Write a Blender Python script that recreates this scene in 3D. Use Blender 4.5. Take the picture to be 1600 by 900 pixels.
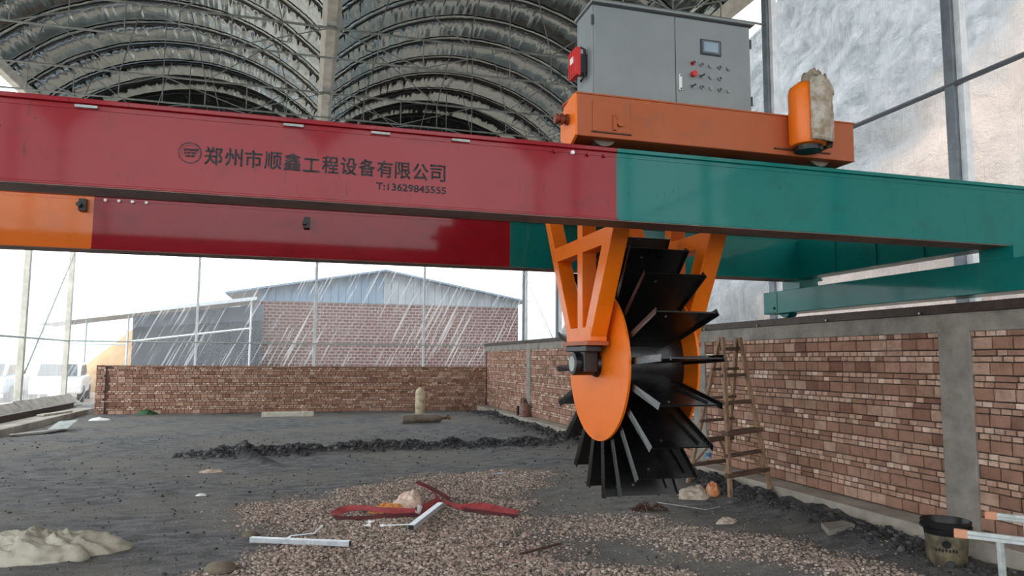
import bpy, math, random
import numpy as np
from mathutils import Vector, Matrix, noise

# ------------------------------------------------------------------ camera, sky, exposure
scene = bpy.context.scene
for o in list(bpy.data.objects):
    bpy.data.objects.remove(o)
COL = scene.collection
yaw, pitch, roll = math.radians(15.8), math.radians(5.7), math.radians(0.4)
fw = Vector((math.sin(yaw) * math.cos(pitch), math.cos(yaw) * math.cos(pitch), math.sin(pitch)))
rt = Vector((math.cos(yaw), -math.sin(yaw), 0.0))
up = rt.cross(fw)
r2 = rt * math.cos(roll) + up * math.sin(roll)
u2 = up * math.cos(roll) - rt * math.sin(roll)
cam_data = bpy.data.cameras.new('camera')
cam_data.sensor_width = 36.0
cam_data.lens = 1133.0 / 1600.0 * 36.0
cam_data.clip_end = 600
cam = bpy.data.objects.new('camera', cam_data)
M = Matrix((r2, u2, -fw)).transposed().to_4x4()
M.translation = Vector((0, 0, 1.6))
cam.matrix_world = M
COL.objects.link(cam)
scene.camera = cam

world = bpy.data.worlds.new('overcast_sky')
scene.world = world
world.use_nodes = True
bgn = world.node_tree.nodes['Background']
bgn.inputs[0].default_value = (0.93, 0.97, 1.0, 1)
bgn.inputs[1].default_value = 3.0

sun_data = bpy.data.lights.new('veiled_sun', 'SUN')
sun_data.energy = 1.0
sun_data.angle = math.radians(25)
sun_data.color = (1.0, 0.96, 0.9)
sun = bpy.data.objects.new('veiled_sun', sun_data)
sun.rotation_euler = (math.radians(38), math.radians(-22), 0)
COL.objects.link(sun)

vs = scene.view_settings
vs.view_transform = 'Standard'
vs.look = 'None'
vs.gamma = 1.0
vs.use_curve_mapping = False
vs.exposure = 0.33

rnd = random.Random(7)
R = math.radians

# ------------------------------------------------------------------ mesh helpers
ORG = {}


class MB:
    def __init__(self):
        self.v, self.f = [], []

    def add(self, vs_, fs_):
        n = len(self.v)
        self.v += [tuple(p) for p in vs_]
        self.f += [tuple(i + n for i in q) for q in fs_]
        return self

    def box8(self, p):
        return self.add(p, [(0, 3, 2, 1), (4, 5, 6, 7), (0, 1, 5, 4), (1, 2, 6, 5), (2, 3, 7, 6), (3, 0, 4, 7)])

    def box(self, x0, x1, y0, y1, z0, z1):
        return self.box8([(x0, y0, z0), (x1, y0, z0), (x1, y1, z0), (x0, y1, z0),
                          (x0, y0, z1), (x1, y0, z1), (x1, y1, z1), (x0, y1, z1)])

    def bar(self, p0, p1, w, h, ref=(0, 0, 1)):
        p0, p1 = Vector(p0), Vector(p1)
        d = (p1 - p0).normalized()
        ref = Vector(ref)
        if abs(d.dot(ref)) > 0.98:
            ref = Vector((0, 1, 0))
        a = d.cross(ref).normalized() * (w / 2)
        b = a.cross(d).normalized() * (h / 2)
        return self.box8([p0 - a - b, p0 + a - b, p0 + a + b, p0 - a + b,
                          p1 - a - b, p1 + a - b, p1 + a + b, p1 - a + b])

    def cyl(self, p0, p1, r0, r1=None, n=12):
        r1 = r0 if r1 is None else r1
        p0, p1 = Vector(p0), Vector(p1)
        d = (p1 - p0).normalized()
        ref = Vector((0, 0, 1)) if abs(d.z) < 0.95 else Vector((1, 0, 0))
        a = d.cross(ref).normalized()
        b = d.cross(a).normalized()
        vs_, fs_ = [], []
        for i in range(n):
            t = 2 * math.pi * i / n
            e = a * math.cos(t) + b * math.sin(t)
            vs_ += [p0 + e * r0, p1 + e * r1]
        for i in range(n):
            j = (i + 1) % n
            fs_.append((2 * i, 2 * i + 1, 2 * j + 1, 2 * j))
        fs_.append(tuple(2 * i for i in range(n)))
        fs_.append(tuple(2 * i + 1 for i in reversed(range(n))))
        return self.add(vs_, fs_)

    def tube(self, pts, r, n=6):
        pts = [Vector(p) for p in pts]
        vs_, fs_ = [], []
        m = len(pts)
        for k in range(m):
            d = (pts[min(k + 1, m - 1)] - pts[max(k - 1, 0)]).normalized()
            ref = Vector((0, 0, 1)) if abs(d.z) < 0.95 else Vector((1, 0, 0))
            a = d.cross(ref).normalized()
            b = d.cross(a).normalized()
            for i in range(n):
                t = 2 * math.pi * i / n
                vs_.append(pts[k] + (a * math.cos(t) + b * math.sin(t)) * r)
        for k in range(m - 1):
            for i in range(n):
                j = (i + 1) % n
                fs_.append((k * n + i, (k + 1) * n + i, (k + 1) * n + j, k * n + j))
        fs_.append(tuple(range(n)))
        fs_.append(tuple((m - 1) * n + i for i in reversed(range(n))))
        return self.add(vs_, fs_)

    def lathe(self, prof, c=(0, 0, 0), axis=(0, 0, 1), n=20):
        ax = Vector(axis).normalized()
        ref = Vector((1, 0, 0)) if abs(ax.x) < 0.9 else Vector((0, 0, 1))
        a = ax.cross(ref).normalized()
        b = ax.cross(a).normalized()
        c = Vector(c)
        vs_, fs_ = [], []
        for (r, h) in prof:
            for i in range(n):
                t = 2 * math.pi * i / n
                vs_.append(c + ax * h + (a * math.cos(t) + b * math.sin(t)) * r)
        for k in range(len(prof) - 1):
            for i in range(n):
                j = (i + 1) % n
                fs_.append((k * n + i, k * n + j, (k + 1) * n + j, (k + 1) * n + i))
        fs_.append(tuple(reversed(range(n))))
        fs_.append(tuple((len(prof) - 1) * n + i for i in range(n)))
        return self.add(vs_, fs_)

    def prism(self, poly, vec):
        n = len(poly)
        vec = Vector(vec)
        vs_ = [Vector(p) for p in poly] + [Vector(p) + vec for p in poly]
        fs_ = [tuple(reversed(range(n))), tuple(range(n, 2 * n))]
        for i in range(n):
            j = (i + 1) % n
            fs_.append((i, j, n + j, n + i))
        return self.add(vs_, fs_)

    def ribbon(self, pts, w, t=0.004, ref=(0, 0, 1)):
        pts = [Vector(p) for p in pts]
        m = len(pts)
        ws = w if isinstance(w, (list, tuple)) else [w] * m
        vs_, fs_ = [], []
        for k in range(m):
            d = (pts[min(k + 1, m - 1)] - pts[max(k - 1, 0)]).normalized()
            rf = Vector(ref[k]) if isinstance(ref, list) else Vector(ref)
            a = d.cross(rf).normalized()
            b = a.cross(d).normalized()
            for (s, q) in ((-1, -1), (1, -1), (1, 1), (-1, 1)):
                vs_.append(pts[k] + a * s * ws[k] / 2 + b * q * t / 2)
        for k in range(m - 1):
            for i in range(4):
                j = (i + 1) % 4
                fs_.append((4 * k + i, 4 * k + 4 + i, 4 * k + 4 + j, 4 * k + j))
        fs_ += [(0, 1, 2, 3), tuple(4 * (m - 1) + i for i in (3, 2, 1, 0))]
        return self.add(vs_, fs_)

    def build(self, name, mat, parent=None, smooth=False, bevel=0):
        v = np.array(self.v, dtype=float)
        if parent is None:
            o0 = np.array([(v[:, 0].min() + v[:, 0].max()) / 2, (v[:, 1].min() + v[:, 1].max()) / 2, v[:, 2].min()])
        else:
            o0 = ORG[parent.name]
        me = bpy.data.meshes.new(name)
        me.from_pydata((v - o0).tolist(), [], self.f)
        fix_normals(me)
        if smooth:
            me.shade_smooth()
            if smooth != 'all':
                me.set_sharp_from_angle(angle=R(40))
        me.materials.append(mat)
        ob = bpy.data.objects.new(name, me)
        COL.objects.link(ob)
        ORG[ob.name] = o0
        if parent is None:
            ob.location = o0
        else:
            ob.parent = parent
        if bevel:
            b = ob.modifiers.new('edge', 'BEVEL')
            b.width = bevel
            b.segments = 2
            b.limit_method = 'ANGLE'
        return ob


def fix_normals(me):
    import bmesh
    bm = bmesh.new()
    bm.from_mesh(me)
    bmesh.ops.recalc_face_normals(bm, faces=bm.faces)
    bm.to_mesh(me)
    bm.free()


def tag(o, label, cat, group=None, kind=None):
    o['label'] = label
    o['category'] = cat
    if group:
        o['group'] = group
    if kind:
        o['kind'] = kind
    return o


def thing(name, loc, label, cat, group=None):
    e = bpy.data.objects.new(name, None)
    e.empty_display_size = 0.2
    e.location = loc
    COL.objects.link(e)
    ORG[e.name] = np.array(loc, dtype=float)
    return tag(e, label, cat, group)


def struct(o, label=None, cat=None):
    o['kind'] = 'structure'
    if label:
        o['label'] = label
    if cat:
        o['category'] = cat
    return o


# ------------------------------------------------------------------ material helpers
def lin(c):
    return tuple(((x / 255.0) / 12.92 if x <= 10.31 else ((x / 255.0 + 0.055) / 1.055) ** 2.4) for x in c) + (1.0,)


class NT:
    def __init__(self, name):
        self.m = bpy.data.materials.new(name)
        self.m.use_nodes = True
        self.t = self.m.node_tree
        self.n = self.t.nodes
        self.b = self.n['Principled BSDF']
        self.out = self.n['Material Output']
        self._pos = None

    def node(self, typ, **kw):
        nd = self.n.new(typ)
        for k, v in kw.items():
            if k.startswith('_'):
                setattr(nd, k[1:], v)
        return nd

    def link(self, a, b):
        self.t.links.new(a, b)

    def coord(self, scale=(1, 1, 1), rot=(0, 0, 0), space='obj'):
        if space == 'obj':
            s = self.n.new('ShaderNodeTexCoord').outputs['Object']
        else:
            s = self.n.new('ShaderNodeNewGeometry').outputs['Position']
        if any(rot):
            m0 = self.n.new('ShaderNodeMapping')
            m0.inputs['Rotation'].default_value = rot
            self.link(s, m0.inputs['Vector'])
            s = m0.outputs['Vector']
        mp = self.n.new('ShaderNodeMapping')
        mp.inputs['Scale'].default_value = scale
        self.link(s, mp.inputs['Vector'])
        return mp.outputs['Vector']

    def noise(self, scale=5.0, detail=4, rough=0.6, vec=None, dist=0):
        nd = self.n.new('ShaderNodeTexNoise')
        nd.inputs['Scale'].default_value = scale
        nd.inputs['Detail'].default_value = detail
        nd.inputs['Roughness'].default_value = rough
        nd.inputs['Distortion'].default_value = dist
        self.link(vec if vec is not None else self.coord(space='pos'), nd.inputs['Vector'])
        return nd.outputs['Fac']

    def ramp(self, fac, stops):
        nd = self.n.new('ShaderNodeValToRGB')
        el = nd.color_ramp.elements
        while len(el) < len(stops):
            el.new(0.5)
        for e, (p, c) in zip(el, stops):
            e.position = p
            e.color = c if not isinstance(c, (int, float)) else (c, c, c, 1)
        self.link(fac, nd.inputs[0])
        return nd.outputs[0]

    def mix(self, fac, a, b):
        nd = self.n.new('ShaderNodeMix')
        nd.data_type = 'RGBA'
        for i, x in ((0, fac), (6, a), (7, b)):
            if isinstance(x, (int, float)):
                nd.inputs[i].default_value = x
            elif isinstance(x, tuple):
                nd.inputs[i].default_value = x
            else:
                self.link(x, nd.inputs[i])
        return nd.outputs[2]

    def math(self, op, a, b=0.0):
        nd = self.n.new('ShaderNodeMath')
        nd.operation = op
        for i, x in ((0, a), (1, b)):
            if isinstance(x, (int, float)):
                nd.inputs[i].default_value = x
            else:
                self.link(x, nd.inputs[i])
        return nd.outputs[0]

    def bump(self, height, strength=0.3, dist=0.02):
        nd = self.n.new('ShaderNodeBump')
        nd.inputs['Strength'].default_value = strength
        nd.inputs['Distance'].default_value = dist
        self.link(height, nd.inputs['Height'])
        self.link(nd.outputs[0], self.b.inputs['Normal'])
        return nd.outputs[0]

    def set(self, **kw):
        for k, v in kw.items():
            k = k.replace('_', ' ')
            s = self.b.inputs[k]
            if hasattr(v, 'links') or isinstance(v, bpy.types.NodeSocket):
                self.link(v, s)
            else:
                s.default_value = v
        return self


def plain(name, c, rough=0.6, metal=0.0, c2=None, scale=6.0, lo=0.4, hi=0.7, bump=0.0, bscale=40.0, spec=0.5, stretch=(1, 1, 1)):
    t = NT(name)
    base = lin(c)
    if c2 is not None:
        fac = t.ramp(t.noise(scale, 6, 0.65, t.coord(stretch, space='pos')), [(lo, 0.0), (hi, 1.0)])
        t.set(Base_Color=t.mix(fac, base, lin(c2)))
    else:
        t.set(Base_Color=base)
    t.set(Roughness=rough, Metallic=metal, Specular_IOR_Level=spec)
    if bump:
        t.bump(t.noise(bscale, 4, 0.6), bump, 0.01)
    return t.m


def paint(name, c, dirt=(60, 30, 30), rough=0.32, amount=0.35, streak=True, scale=3.0, coat=0.0):
    """gloss paint with scuffs and drip-shaped dirt"""
    t = NT(name)
    n1 = t.ramp(t.noise(scale, 8, 0.7), [(0.52, 0.0), (0.8, 1.0)])
    n2 = t.ramp(t.noise(9.0, 5, 0.7, t.coord((3.0, 3.0, 0.45), space='pos')), [(0.62, 0.0), (0.70, 1.0)])
    n3 = t.ramp(t.noise(16.0, 3, 0.6, t.coord((1.4, 1.4, 1.0), space='pos')), [(0.70, 0.0), (0.74, 1.0)])
    f = t.math('MAXIMUM', t.math('MULTIPLY', n1, amount), t.math('MULTIPLY', n3, 0.7))
    if streak:
        f = t.math('MAXIMUM', f, t.math('MULTIPLY', n2, amount))
    t.set(Base_Color=t.mix(f, lin(c), lin(dirt)), Specular_IOR_Level=0.5 if not coat else 0.12)
    rr = t.ramp(t.noise(2.0, 5, 0.6), [(0.3, rough - 0.08), (0.75, rough + 0.15)])
    t.set(Roughness=rr)
    if coat:
        t.set(Coat_Weight=coat, Coat_Roughness=0.07, Coat_IOR=1.5)
    t.bump(t.noise(1.2, 3, 0.5), 0.12, 0.02)
    return t.m


MAT = {}
MAT['red'] = paint('red_gloss_paint', (142, 8, 26), (58, 8, 18), 0.4, 0.55, coat=0.42)
MAT['teal'] = paint('teal_gloss_paint', (0, 112, 106), (4, 56, 56), 0.4, 0.4, coat=0.4)
MAT['orange'] = paint('orange_gloss_paint', (238, 116, 12), (150, 70, 20), 0.38, 0.35)
MAT['orange_girder'] = paint('girder_orange_paint', (222, 112, 30), (150, 70, 30), 0.4, 0.35, coat=0.6)
MAT['orange_dusty'] = paint('dusty_orange_paint', (168, 83, 40), (126, 80, 56), 0.5, 0.8, scale=5.0)
MAT['under'] = plain('grimy_steel_underside', (128, 98, 90), 0.6, 0.0, (88, 70, 64), 4.0)
MAT['black_paint'] = paint('black_gloss_paint', (14, 14, 15), (46, 44, 42), 0.28, 0.5, scale=6.0)
MAT['black_grease'] = plain('greasy_black_iron', (18, 18, 19), 0.35, 0.3, (40, 38, 36), 12.0)
MAT['steel'] = plain('worn_steel', (150, 150, 148), 0.35, 0.9, (110, 108, 104), 14.0)
MAT['bright_steel'] = plain('bright_galvanised_steel', (214, 220, 224), 0.35, 0.45, (180, 188, 194), 20.0)
MAT['alu'] = plain('aluminium', (205, 210, 208), 0.4, 0.4, (170, 176, 176), 15.0)
MAT['galv'] = plain('galvanised_tube', (172, 180, 176), 0.5, 0.1, (138, 146, 142), 8.0)
MAT['galv_light'] = plain('pale_gutter_steel', (216, 214, 202), 0.5, 0.1, (178, 178, 166), 3.0)
MAT['post'] = plain('grey_post_steel', (124, 132, 138), 0.45, 0.2, (100, 108, 114), 4.0)
MAT['girt_dark'] = plain('dark_girt_tube', (92, 96, 102), 0.5, 0.1)
MAT['post_white'] = plain('white_post_paint', (226, 230, 232), 0.5, 0.0, (196, 202, 206), 4.0)
MAT['truss'] = plain('dull_truss_tube', (138, 144, 140), 0.55, 0.1, (104, 110, 107), 8.0)
MAT['rib'] = plain('dark_rib_tube', (34, 36, 36), 0.5, 0.2)
MAT['cab'] = plain('cabinet_grey_powder_coat', (132, 140, 141), 0.45, 0.0, (125, 133, 134), 3.0)
MAT['cab_dark'] = plain('cabinet_dark_and_gap_shade', (60, 64, 66), 0.5)  # dark fittings, also the painted shade between the doors
MAT['screen'] = plain('screen_glass', (126, 146, 160), 0.12)
MAT['screen_frame'] = plain('screen_bezel', (44, 52, 58), 0.35)
MAT['screen_bezel'] = plain('screen_inner_bezel', (92, 104, 112), 0.4)
MAT['white_pl'] = plain('white_plastic', (230, 232, 230), 0.35)
MAT['red_pl'] = plain('red_plastic', (200, 24, 26), 0.35)
MAT['black_pl'] = plain('black_plastic', (20, 20, 22), 0.4)
MAT['darkred'] = plain('rusty_red_rubber', (128, 54, 28), 0.6, 0, (80, 34, 22), 20)
MAT['concrete'] = plain('raw_concrete', (158, 153, 143), 0.9, 0, (108, 104, 97), 3.0, 0.35, 0.72, bump=0.5, bscale=18)
MAT['concrete_pale'] = plain('pale_concrete', (180, 173, 160), 0.9, 0, (132, 126, 116), 2.5, 0.35, 0.7, bump=0.4, bscale=18)
MAT['mortar'] = plain('dirty_mortar', (96, 74, 64), 0.95, 0, (66, 55, 50), 6.0, bump=0.6, bscale=30)
MAT['wood'] = plain('weathered_wood', (164, 134, 106), 0.8, 0, (106, 82, 62), 9.0, 0.35, 0.7, bump=0.3, bscale=30, stretch=(4, 4, 0.7))
MAT['wood_dark'] = plain('dark_weathered_wood', (104, 80, 62), 0.8, 0, (60, 46, 36), 9.0, 0.35, 0.7, bump=0.3, bscale=30, stretch=(0.7, 4, 4))
MAT['foam'] = plain('off_white_foam', (206, 204, 188), 0.85, 0, (160, 156, 140), 6.0)
MAT['cyl_pale'] = plain('pale_peeling_cylinder_paint', (206, 192, 160), 0.6, 0, (140, 112, 84), 5.0, 0.45, 0.7)
MAT['cyl_grey'] = plain('grey_cylinder_paint', (122, 112, 100), 0.6, 0, (84, 76, 68), 5.0)
MAT['brass'] = plain('dull_brass', (140, 104, 60), 0.45, 0.7)
MAT['strap'] = plain('red_webbing', (172, 66, 68), 0.85, 0, (128, 44, 48), 12.0, bump=0.4, bscale=200)
MAT['strap_dark'] = plain('dark_red_webbing', (96, 36, 40), 0.85, 0, (50, 26, 26), 12.0)
MAT['bag'] = plain('crumpled_pale_plastic', (226, 206, 190), 0.35, 0, (198, 160, 140), 9.0)
MAT['bag_orange'] = plain('orange_plastic_wrap', (238, 138, 30), 0.35, 0, (220, 180, 130), 12.0)
MAT['bag_dirty'] = plain('dirty_clear_plastic', (178, 172, 160), 0.3, 0, (126, 104, 72), 10.0, 0.4, 0.65)
MAT['sack'] = plain('woven_white_sack', (184, 180, 164), 0.75, 0, (126, 121, 106), 6.0, 0.45, 0.75, bump=0.5, bscale=90)
MAT['rag'] = plain('dirty_white_rag', (206, 192, 176), 0.85, 0, (150, 128, 110), 14.0)
MAT['rag_orange'] = plain('orange_rag', (206, 122, 66), 0.85, 0, (220, 180, 150), 16.0)
MAT['bucket_body'] = plain('stained_bucket_print', (126, 116, 92), 0.5, 0, (66, 61, 52), 9.0, 0.35, 0.65)
MAT['cap_tan'] = plain('tan_plastic_cap', (206, 144, 112), 0.5)
MAT['stone'] = plain('brown_stone', (120, 108, 92), 0.9, 0, (88, 80, 70), 9.0, bump=0.5)
MAT['green_pl'] = plain('green_plastic', (30, 84, 48), 0.5)
MAT['pump'] = plain('pinkish_pump_paint', (150, 110, 98), 0.6, 0, (100, 76, 68), 12.0)
MAT['bottle'] = plain('clear_bottle_plastic', (176, 190, 200), 0.2, 0)
MAT['bottle_label'] = plain('blue_bottle_label', (70, 120, 170), 0.5)
MAT['rusty'] = plain('rusty_bar', (96, 68, 54), 0.8, 0.2, (60, 46, 40), 20)
MAT['rail'] = plain('dark_rail_steel', (72, 58, 50), 0.6, 0.2, (44, 38, 34), 8.0)
MAT['ink'] = None


def m_brick(name, light, mid, dark):
    t = NT(name)
    oi = t.n.new('ShaderNodeObjectInfo').outputs['Random']
    isl = t.n.new('ShaderNodeNewGeometry').outputs['Random Per Island']
    s = t.math('FRACT', t.math('ADD', t.math('MULTIPLY', oi, 7.31), t.math('MULTIPLY', isl, 3.77)))
    base = t.ramp(s, [(0.0, lin(dark)), (0.16, lin(mid)), (0.6, lin(mid)), (0.92, lin(light)), (1.0, lin(dark))])
    blotch = t.ramp(t.noise(9.0, 6, 0.7), [(0.42, 0.0), (0.75, 1.0)])
    base2 = t.mix(t.math('MULTIPLY', blotch, 0.55), base, lin((84, 62, 54)))
    soot = t.ramp(t.noise(1.3, 4, 0.6), [(0.55, 0.0), (0.75, 1.0)])
    base3 = t.mix(t.math('MULTIPLY', soot, 0.35), base2, lin((70, 58, 52)))
    t.set(Base_Color=base3, Roughness=0.92, Specular_IOR_Level=0.2)
    t.bump(t.noise(60.0, 4, 0.7), 0.5, 0.006)
    return t.m


MAT['brick'] = m_brick('fired_brick', (196, 164, 144), (166, 128, 109), (134, 98, 84))
MAT['brick_end'] = m_brick('fired_brick_end', (236, 212, 194), (206, 170, 150), (138, 102, 88))


def m_film(name, clear, tint, streak=0.0, rot=0.0, axis='x', tone=(0.93, 0.96, 0.97, 1), light=1.0):
    """thin wrinkled greenhouse film: partly clear, partly milky"""
    t = NT(name)
    tr = t.n.new('ShaderNodeBsdfTransparent')
    tr.inputs[0].default_value = tint
    tl = t.n.new('ShaderNodeBsdfTranslucent')
    tl.inputs[0].default_value = tone
    df = t.n.new('ShaderNodeBsdfDiffuse')
    df.inputs[0].default_value = tone
    gl = t.n.new('ShaderNodeBsdfGlossy')
    gl.inputs['Roughness'].default_value = 0.25
    gl.inputs[0].default_value = (1, 1, 1, 1)
    fold = t.noise(1.0, 5, 0.6, t.coord((1.6, 1.6, 0.35), (0, 0, 0), 'pos'), 0.6)
    bm = t.n.new('ShaderNodeBump')
    bm.inputs['Strength'].default_value = 0.5
    bm.inputs['Distance'].default_value = 0.05
    t.link(fold, bm.inputs['Height'])
    t.link(bm.outputs[0], gl.inputs['Normal'])
    t.link(bm.outputs[0], df.inputs['Normal'])
    m1 = t.n.new('ShaderNodeMixShader')
    m1.inputs[0].default_value = 0.35
    t.link(tl.outputs[0], m1.inputs[1])
    t.link(df.outputs[0], m1.inputs[2])
    milk = t.ramp(fold, [(0.3, max(0.0, 1.0 - clear - 0.03)), (0.75, 1.0 - clear + 0.05)])
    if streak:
        # gleam off long slanting creases, painted in as hair-thin milky streaks
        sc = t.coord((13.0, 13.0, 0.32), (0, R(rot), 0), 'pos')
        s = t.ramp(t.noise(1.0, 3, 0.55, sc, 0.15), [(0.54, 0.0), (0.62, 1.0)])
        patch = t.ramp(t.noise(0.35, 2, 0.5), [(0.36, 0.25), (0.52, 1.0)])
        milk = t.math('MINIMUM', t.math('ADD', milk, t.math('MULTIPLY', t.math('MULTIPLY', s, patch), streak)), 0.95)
    m2 = t.n.new('ShaderNodeMixShader')
    t.link(milk, m2.inputs[0])
    t.link(tr.outputs[0], m2.inputs[1])
    t.link(m1.outputs[0], m2.inputs[2])
    m3 = t.n.new('ShaderNodeMixShader')
    m3.inputs[0].default_value = 0.05
    t.link(m2.outputs[0], m3.inputs[1])
    t.link(gl.outputs[0], m3.inputs[2])
    t.link(m3.outputs[0], t.out.inputs['Surface'])
    return t.m


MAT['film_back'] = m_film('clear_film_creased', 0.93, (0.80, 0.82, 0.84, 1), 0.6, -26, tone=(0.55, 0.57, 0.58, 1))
MAT['film_side'] = m_film('milky_film', 0.66, (0.97, 0.98, 1.0, 1), 0.12, 0)
MAT['film_right'] = m_film('milky_film_cliff_side', 0.74, (0.90, 0.91, 0.94, 1), 0.10, 0, tone=(0.78, 0.80, 0.83, 1))


def m_black_film():
    t = NT('black_silver_roof_film')
    pl = t.noise(1.0, 4, 0.6, t.coord((9.0, 0.8, 9.0), space='pos'), 0.2)
    t.bump(pl, 0.2, 0.04)
    t.set(Base_Color=lin((150, 157, 155)), Metallic=1.0, Roughness=0.1)
    return t.m


MAT['roof_film'] = m_black_film()

# ------------------------------------------------------------------ floor
XL, XV, XR = -7.7, 0.3, 8.3
YB = 27.5


def sstep(a, b, x):
    t = min(1.0, max(0.0, (x - a) / (b - a)))
    return t * t * (3 - 2 * t)


def nz(x, y, s, seed=0.0):
    return noise.noise(Vector((x * s + seed, y * s - seed, seed * 0.37)))


GRAVEL = [(-0.65, 8.1), (0.2, 8.9), (1.25, 9.9), (2.4, 10.2), (3.3, 9.9), (2.9, 8.9), (2.35, 8.1), (2.2, 7.2),
          (2.3, 6.4), (2.1, 5.6), (2.2, 4.6), (0.8, 4.2), (-0.6, 4.6), (-0.75, 5.9), (-0.2, 6.6), (-0.1, 7.3), (-0.35, 7.6)]


def poly_dist(x, y, poly):
    inside = False
    dm = 1e9
    n = len(poly)
    for i in range(n):
        x0, y0 = poly[i]
        x1, y1 = poly[(i + 1) % n]
        if (y0 > y) != (y1 > y) and x < (x1 - x0) * (y - y0) / (y1 - y0) + x0:
            inside = not inside
        dx, dy = x1 - x0, y1 - y0
        tt = max(0, min(1, ((x - x0) * dx + (y - y0) * dy) / (dx * dx + dy * dy)))
        dm = min(dm, math.hypot(x - x0 - tt * dx, y - y0 - tt * dy))
    return dm if inside else -dm


def gravel(x, y):
    if y > 11.5 or y < 2.5 or x < -2 or x > 5.4:
        return 0.0
    a = sstep(-0.35, 0.35, poly_dist(x, y, GRAVEL) + 0.35 * nz(x, y, 1.7, 3.1))
    # thin loose spread to the right, towards the brick wall
    ln = (2.25 * (x - 3.6) + (y - 7.5)) / 2.46 + 0.45 * nz(x, y, 1.1, 8.3)
    b = sstep(0.15, -0.45, ln) * sstep(-0.25, 0.35, nz(x, y, 0.9, 6.1) + 0.12) * sstep(1.6, 2.4, x) * sstep(7.6, 6.6, y)
    return max(a, 0.75 * b)


def ridge(x, y):
    yc = 13.4 + 0.12 * math.sin(x * 1.1) + 0.07 * (x - 1.5)
    e = sstep(-2.1, -1.3, x) * sstep(5.4, 5.0, x)
    h = 0.13 * math.exp(-((y - yc) / 0.22) ** 2) * e
    d = abs((x + 0.75) * 0.8 + (y - 12.6) * 0.28)
    h += 0.10 * math.exp(-(d / 0.1) ** 2) * sstep(11.4, 11.8, y) * sstep(13.6, 13.2, y)
    return h * (0.75 + 0.9 * nz(x, y, 4.0, 1.0))


def berm(x, y):
    k = sstep(0.6, 0.0, abs(x - 5.15) - 0.1)
    k *= sstep(4.9, 6.2, y)
    return k * (0.07 + 0.10 * max(0, nz(x, y, 1.6, 5.0)) + 0.05 * nz(x, y, 6, 2)) * sstep(23, 20, y)


def gz(x, y):
    z = 0.03 * nz(x, y, 0.35, 9.0) + 0.024 * nz(x, y, 1.7, 4.0) + 0.015 * nz(x, y, 6.0, 2.0) + 0.008 * nz(x, y, 13.0, 6.0)
    z += ridge(x, y) + berm(x, y) + 0.03 * gravel(x, y)
    return z


def build_floor():
    xs = np.arange(-8.2, 8.61, 0.075)
    ys = [-17.0]
    while ys[-1] < 29.2:
        y = ys[-1]
        ys.append(y + (0.3 if y < 3 else 0.055 if y < 9 else 0.075 if y < 15 else 0.14))
    nx, ny = len(xs), len(ys)
    vs_, gv, oc = [], [], []
    for y in ys:
        for x in xs:
            x = float(x)
            g = gravel(x, y)
            vs_.append((x, y, gz(x, y)))
            gv.append(g)
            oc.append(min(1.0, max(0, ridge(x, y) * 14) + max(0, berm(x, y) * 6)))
    fs_ = [(j * nx + i, j * nx + i + 1, (j + 1) * nx + i + 1, (j + 1) * nx + i) for j in range(ny - 1) for i in range(nx - 1)]
    me = bpy.data.meshes.new('floor')
    me.from_pydata(vs_, [], fs_)
    me.shade_smooth()
    a = me.attributes.new('gravel', 'FLOAT', 'POINT')
    a.data.foreach_set('value', gv)
    a = me.attributes.new('loose_soil', 'FLOAT', 'POINT')
    a.data.foreach_set('value', oc)
    t = NT('coal_dust_ground')
    at = t.n.new('ShaderNodeAttribute')
    at.attribute_name = 'gravel'
    a2 = t.n.new('ShaderNodeAttribute')
    a2.attribute_name = 'loose_soil'
    big = t.noise(0.45, 5, 0.6)
    mid = t.noise(5.0, 7, 0.7, t.coord((0.6, 1.4, 1), space='pos'))
    fine = t.noise(45.0, 5, 0.75)
    soil = t.mix(t.ramp(mid, [(0.34, 0.0), (0.66, 1.0)]), lin((84, 85, 88)), lin((160, 160, 160)))
    soil = t.mix(t.ramp(big, [(0.42, 0.0), (0.6, 0.75)]), soil, lin((150, 146, 137)))
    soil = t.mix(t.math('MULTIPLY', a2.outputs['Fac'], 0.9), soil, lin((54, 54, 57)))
    soil = t.mix(t.ramp(fine, [(0.3, 0.55), (0.5, 0.0)]), soil, lin((56, 57, 60)))
    soil = t.mix(t.ramp(fine, [(0.66, 0.0), (0.74, 0.6)]), soil, lin((170, 166, 160)))
    gr = t.mix(t.ramp(fine, [(0.35, 0.0), (0.65, 1.0)]), lin((104, 94, 87)), lin((172, 156, 142)))
    fac = t.math('MULTIPLY', at.outputs['Fac'], t.ramp(mid, [(0.3, 0.6), (0.6, 1.0)]))
    t.set(Base_Color=t.mix(fac, soil, gr), Roughness=0.93, Specular_IOR_Level=0.25)
    t.bump(t.math('ADD', fine, t.math('MULTIPLY', mid, 1.6)), 1.0, 0.05)
    me.materials.append(t.m)
    ob = bpy.data.objects.new('floor', me)
    COL.objects.link(ob)
    ORG[ob.name] = np.zeros(3)
    struct(ob, 'dark coal dusted earth floor with patches of gravel', 'floor')
    return ob


floor = build_floor()

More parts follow.
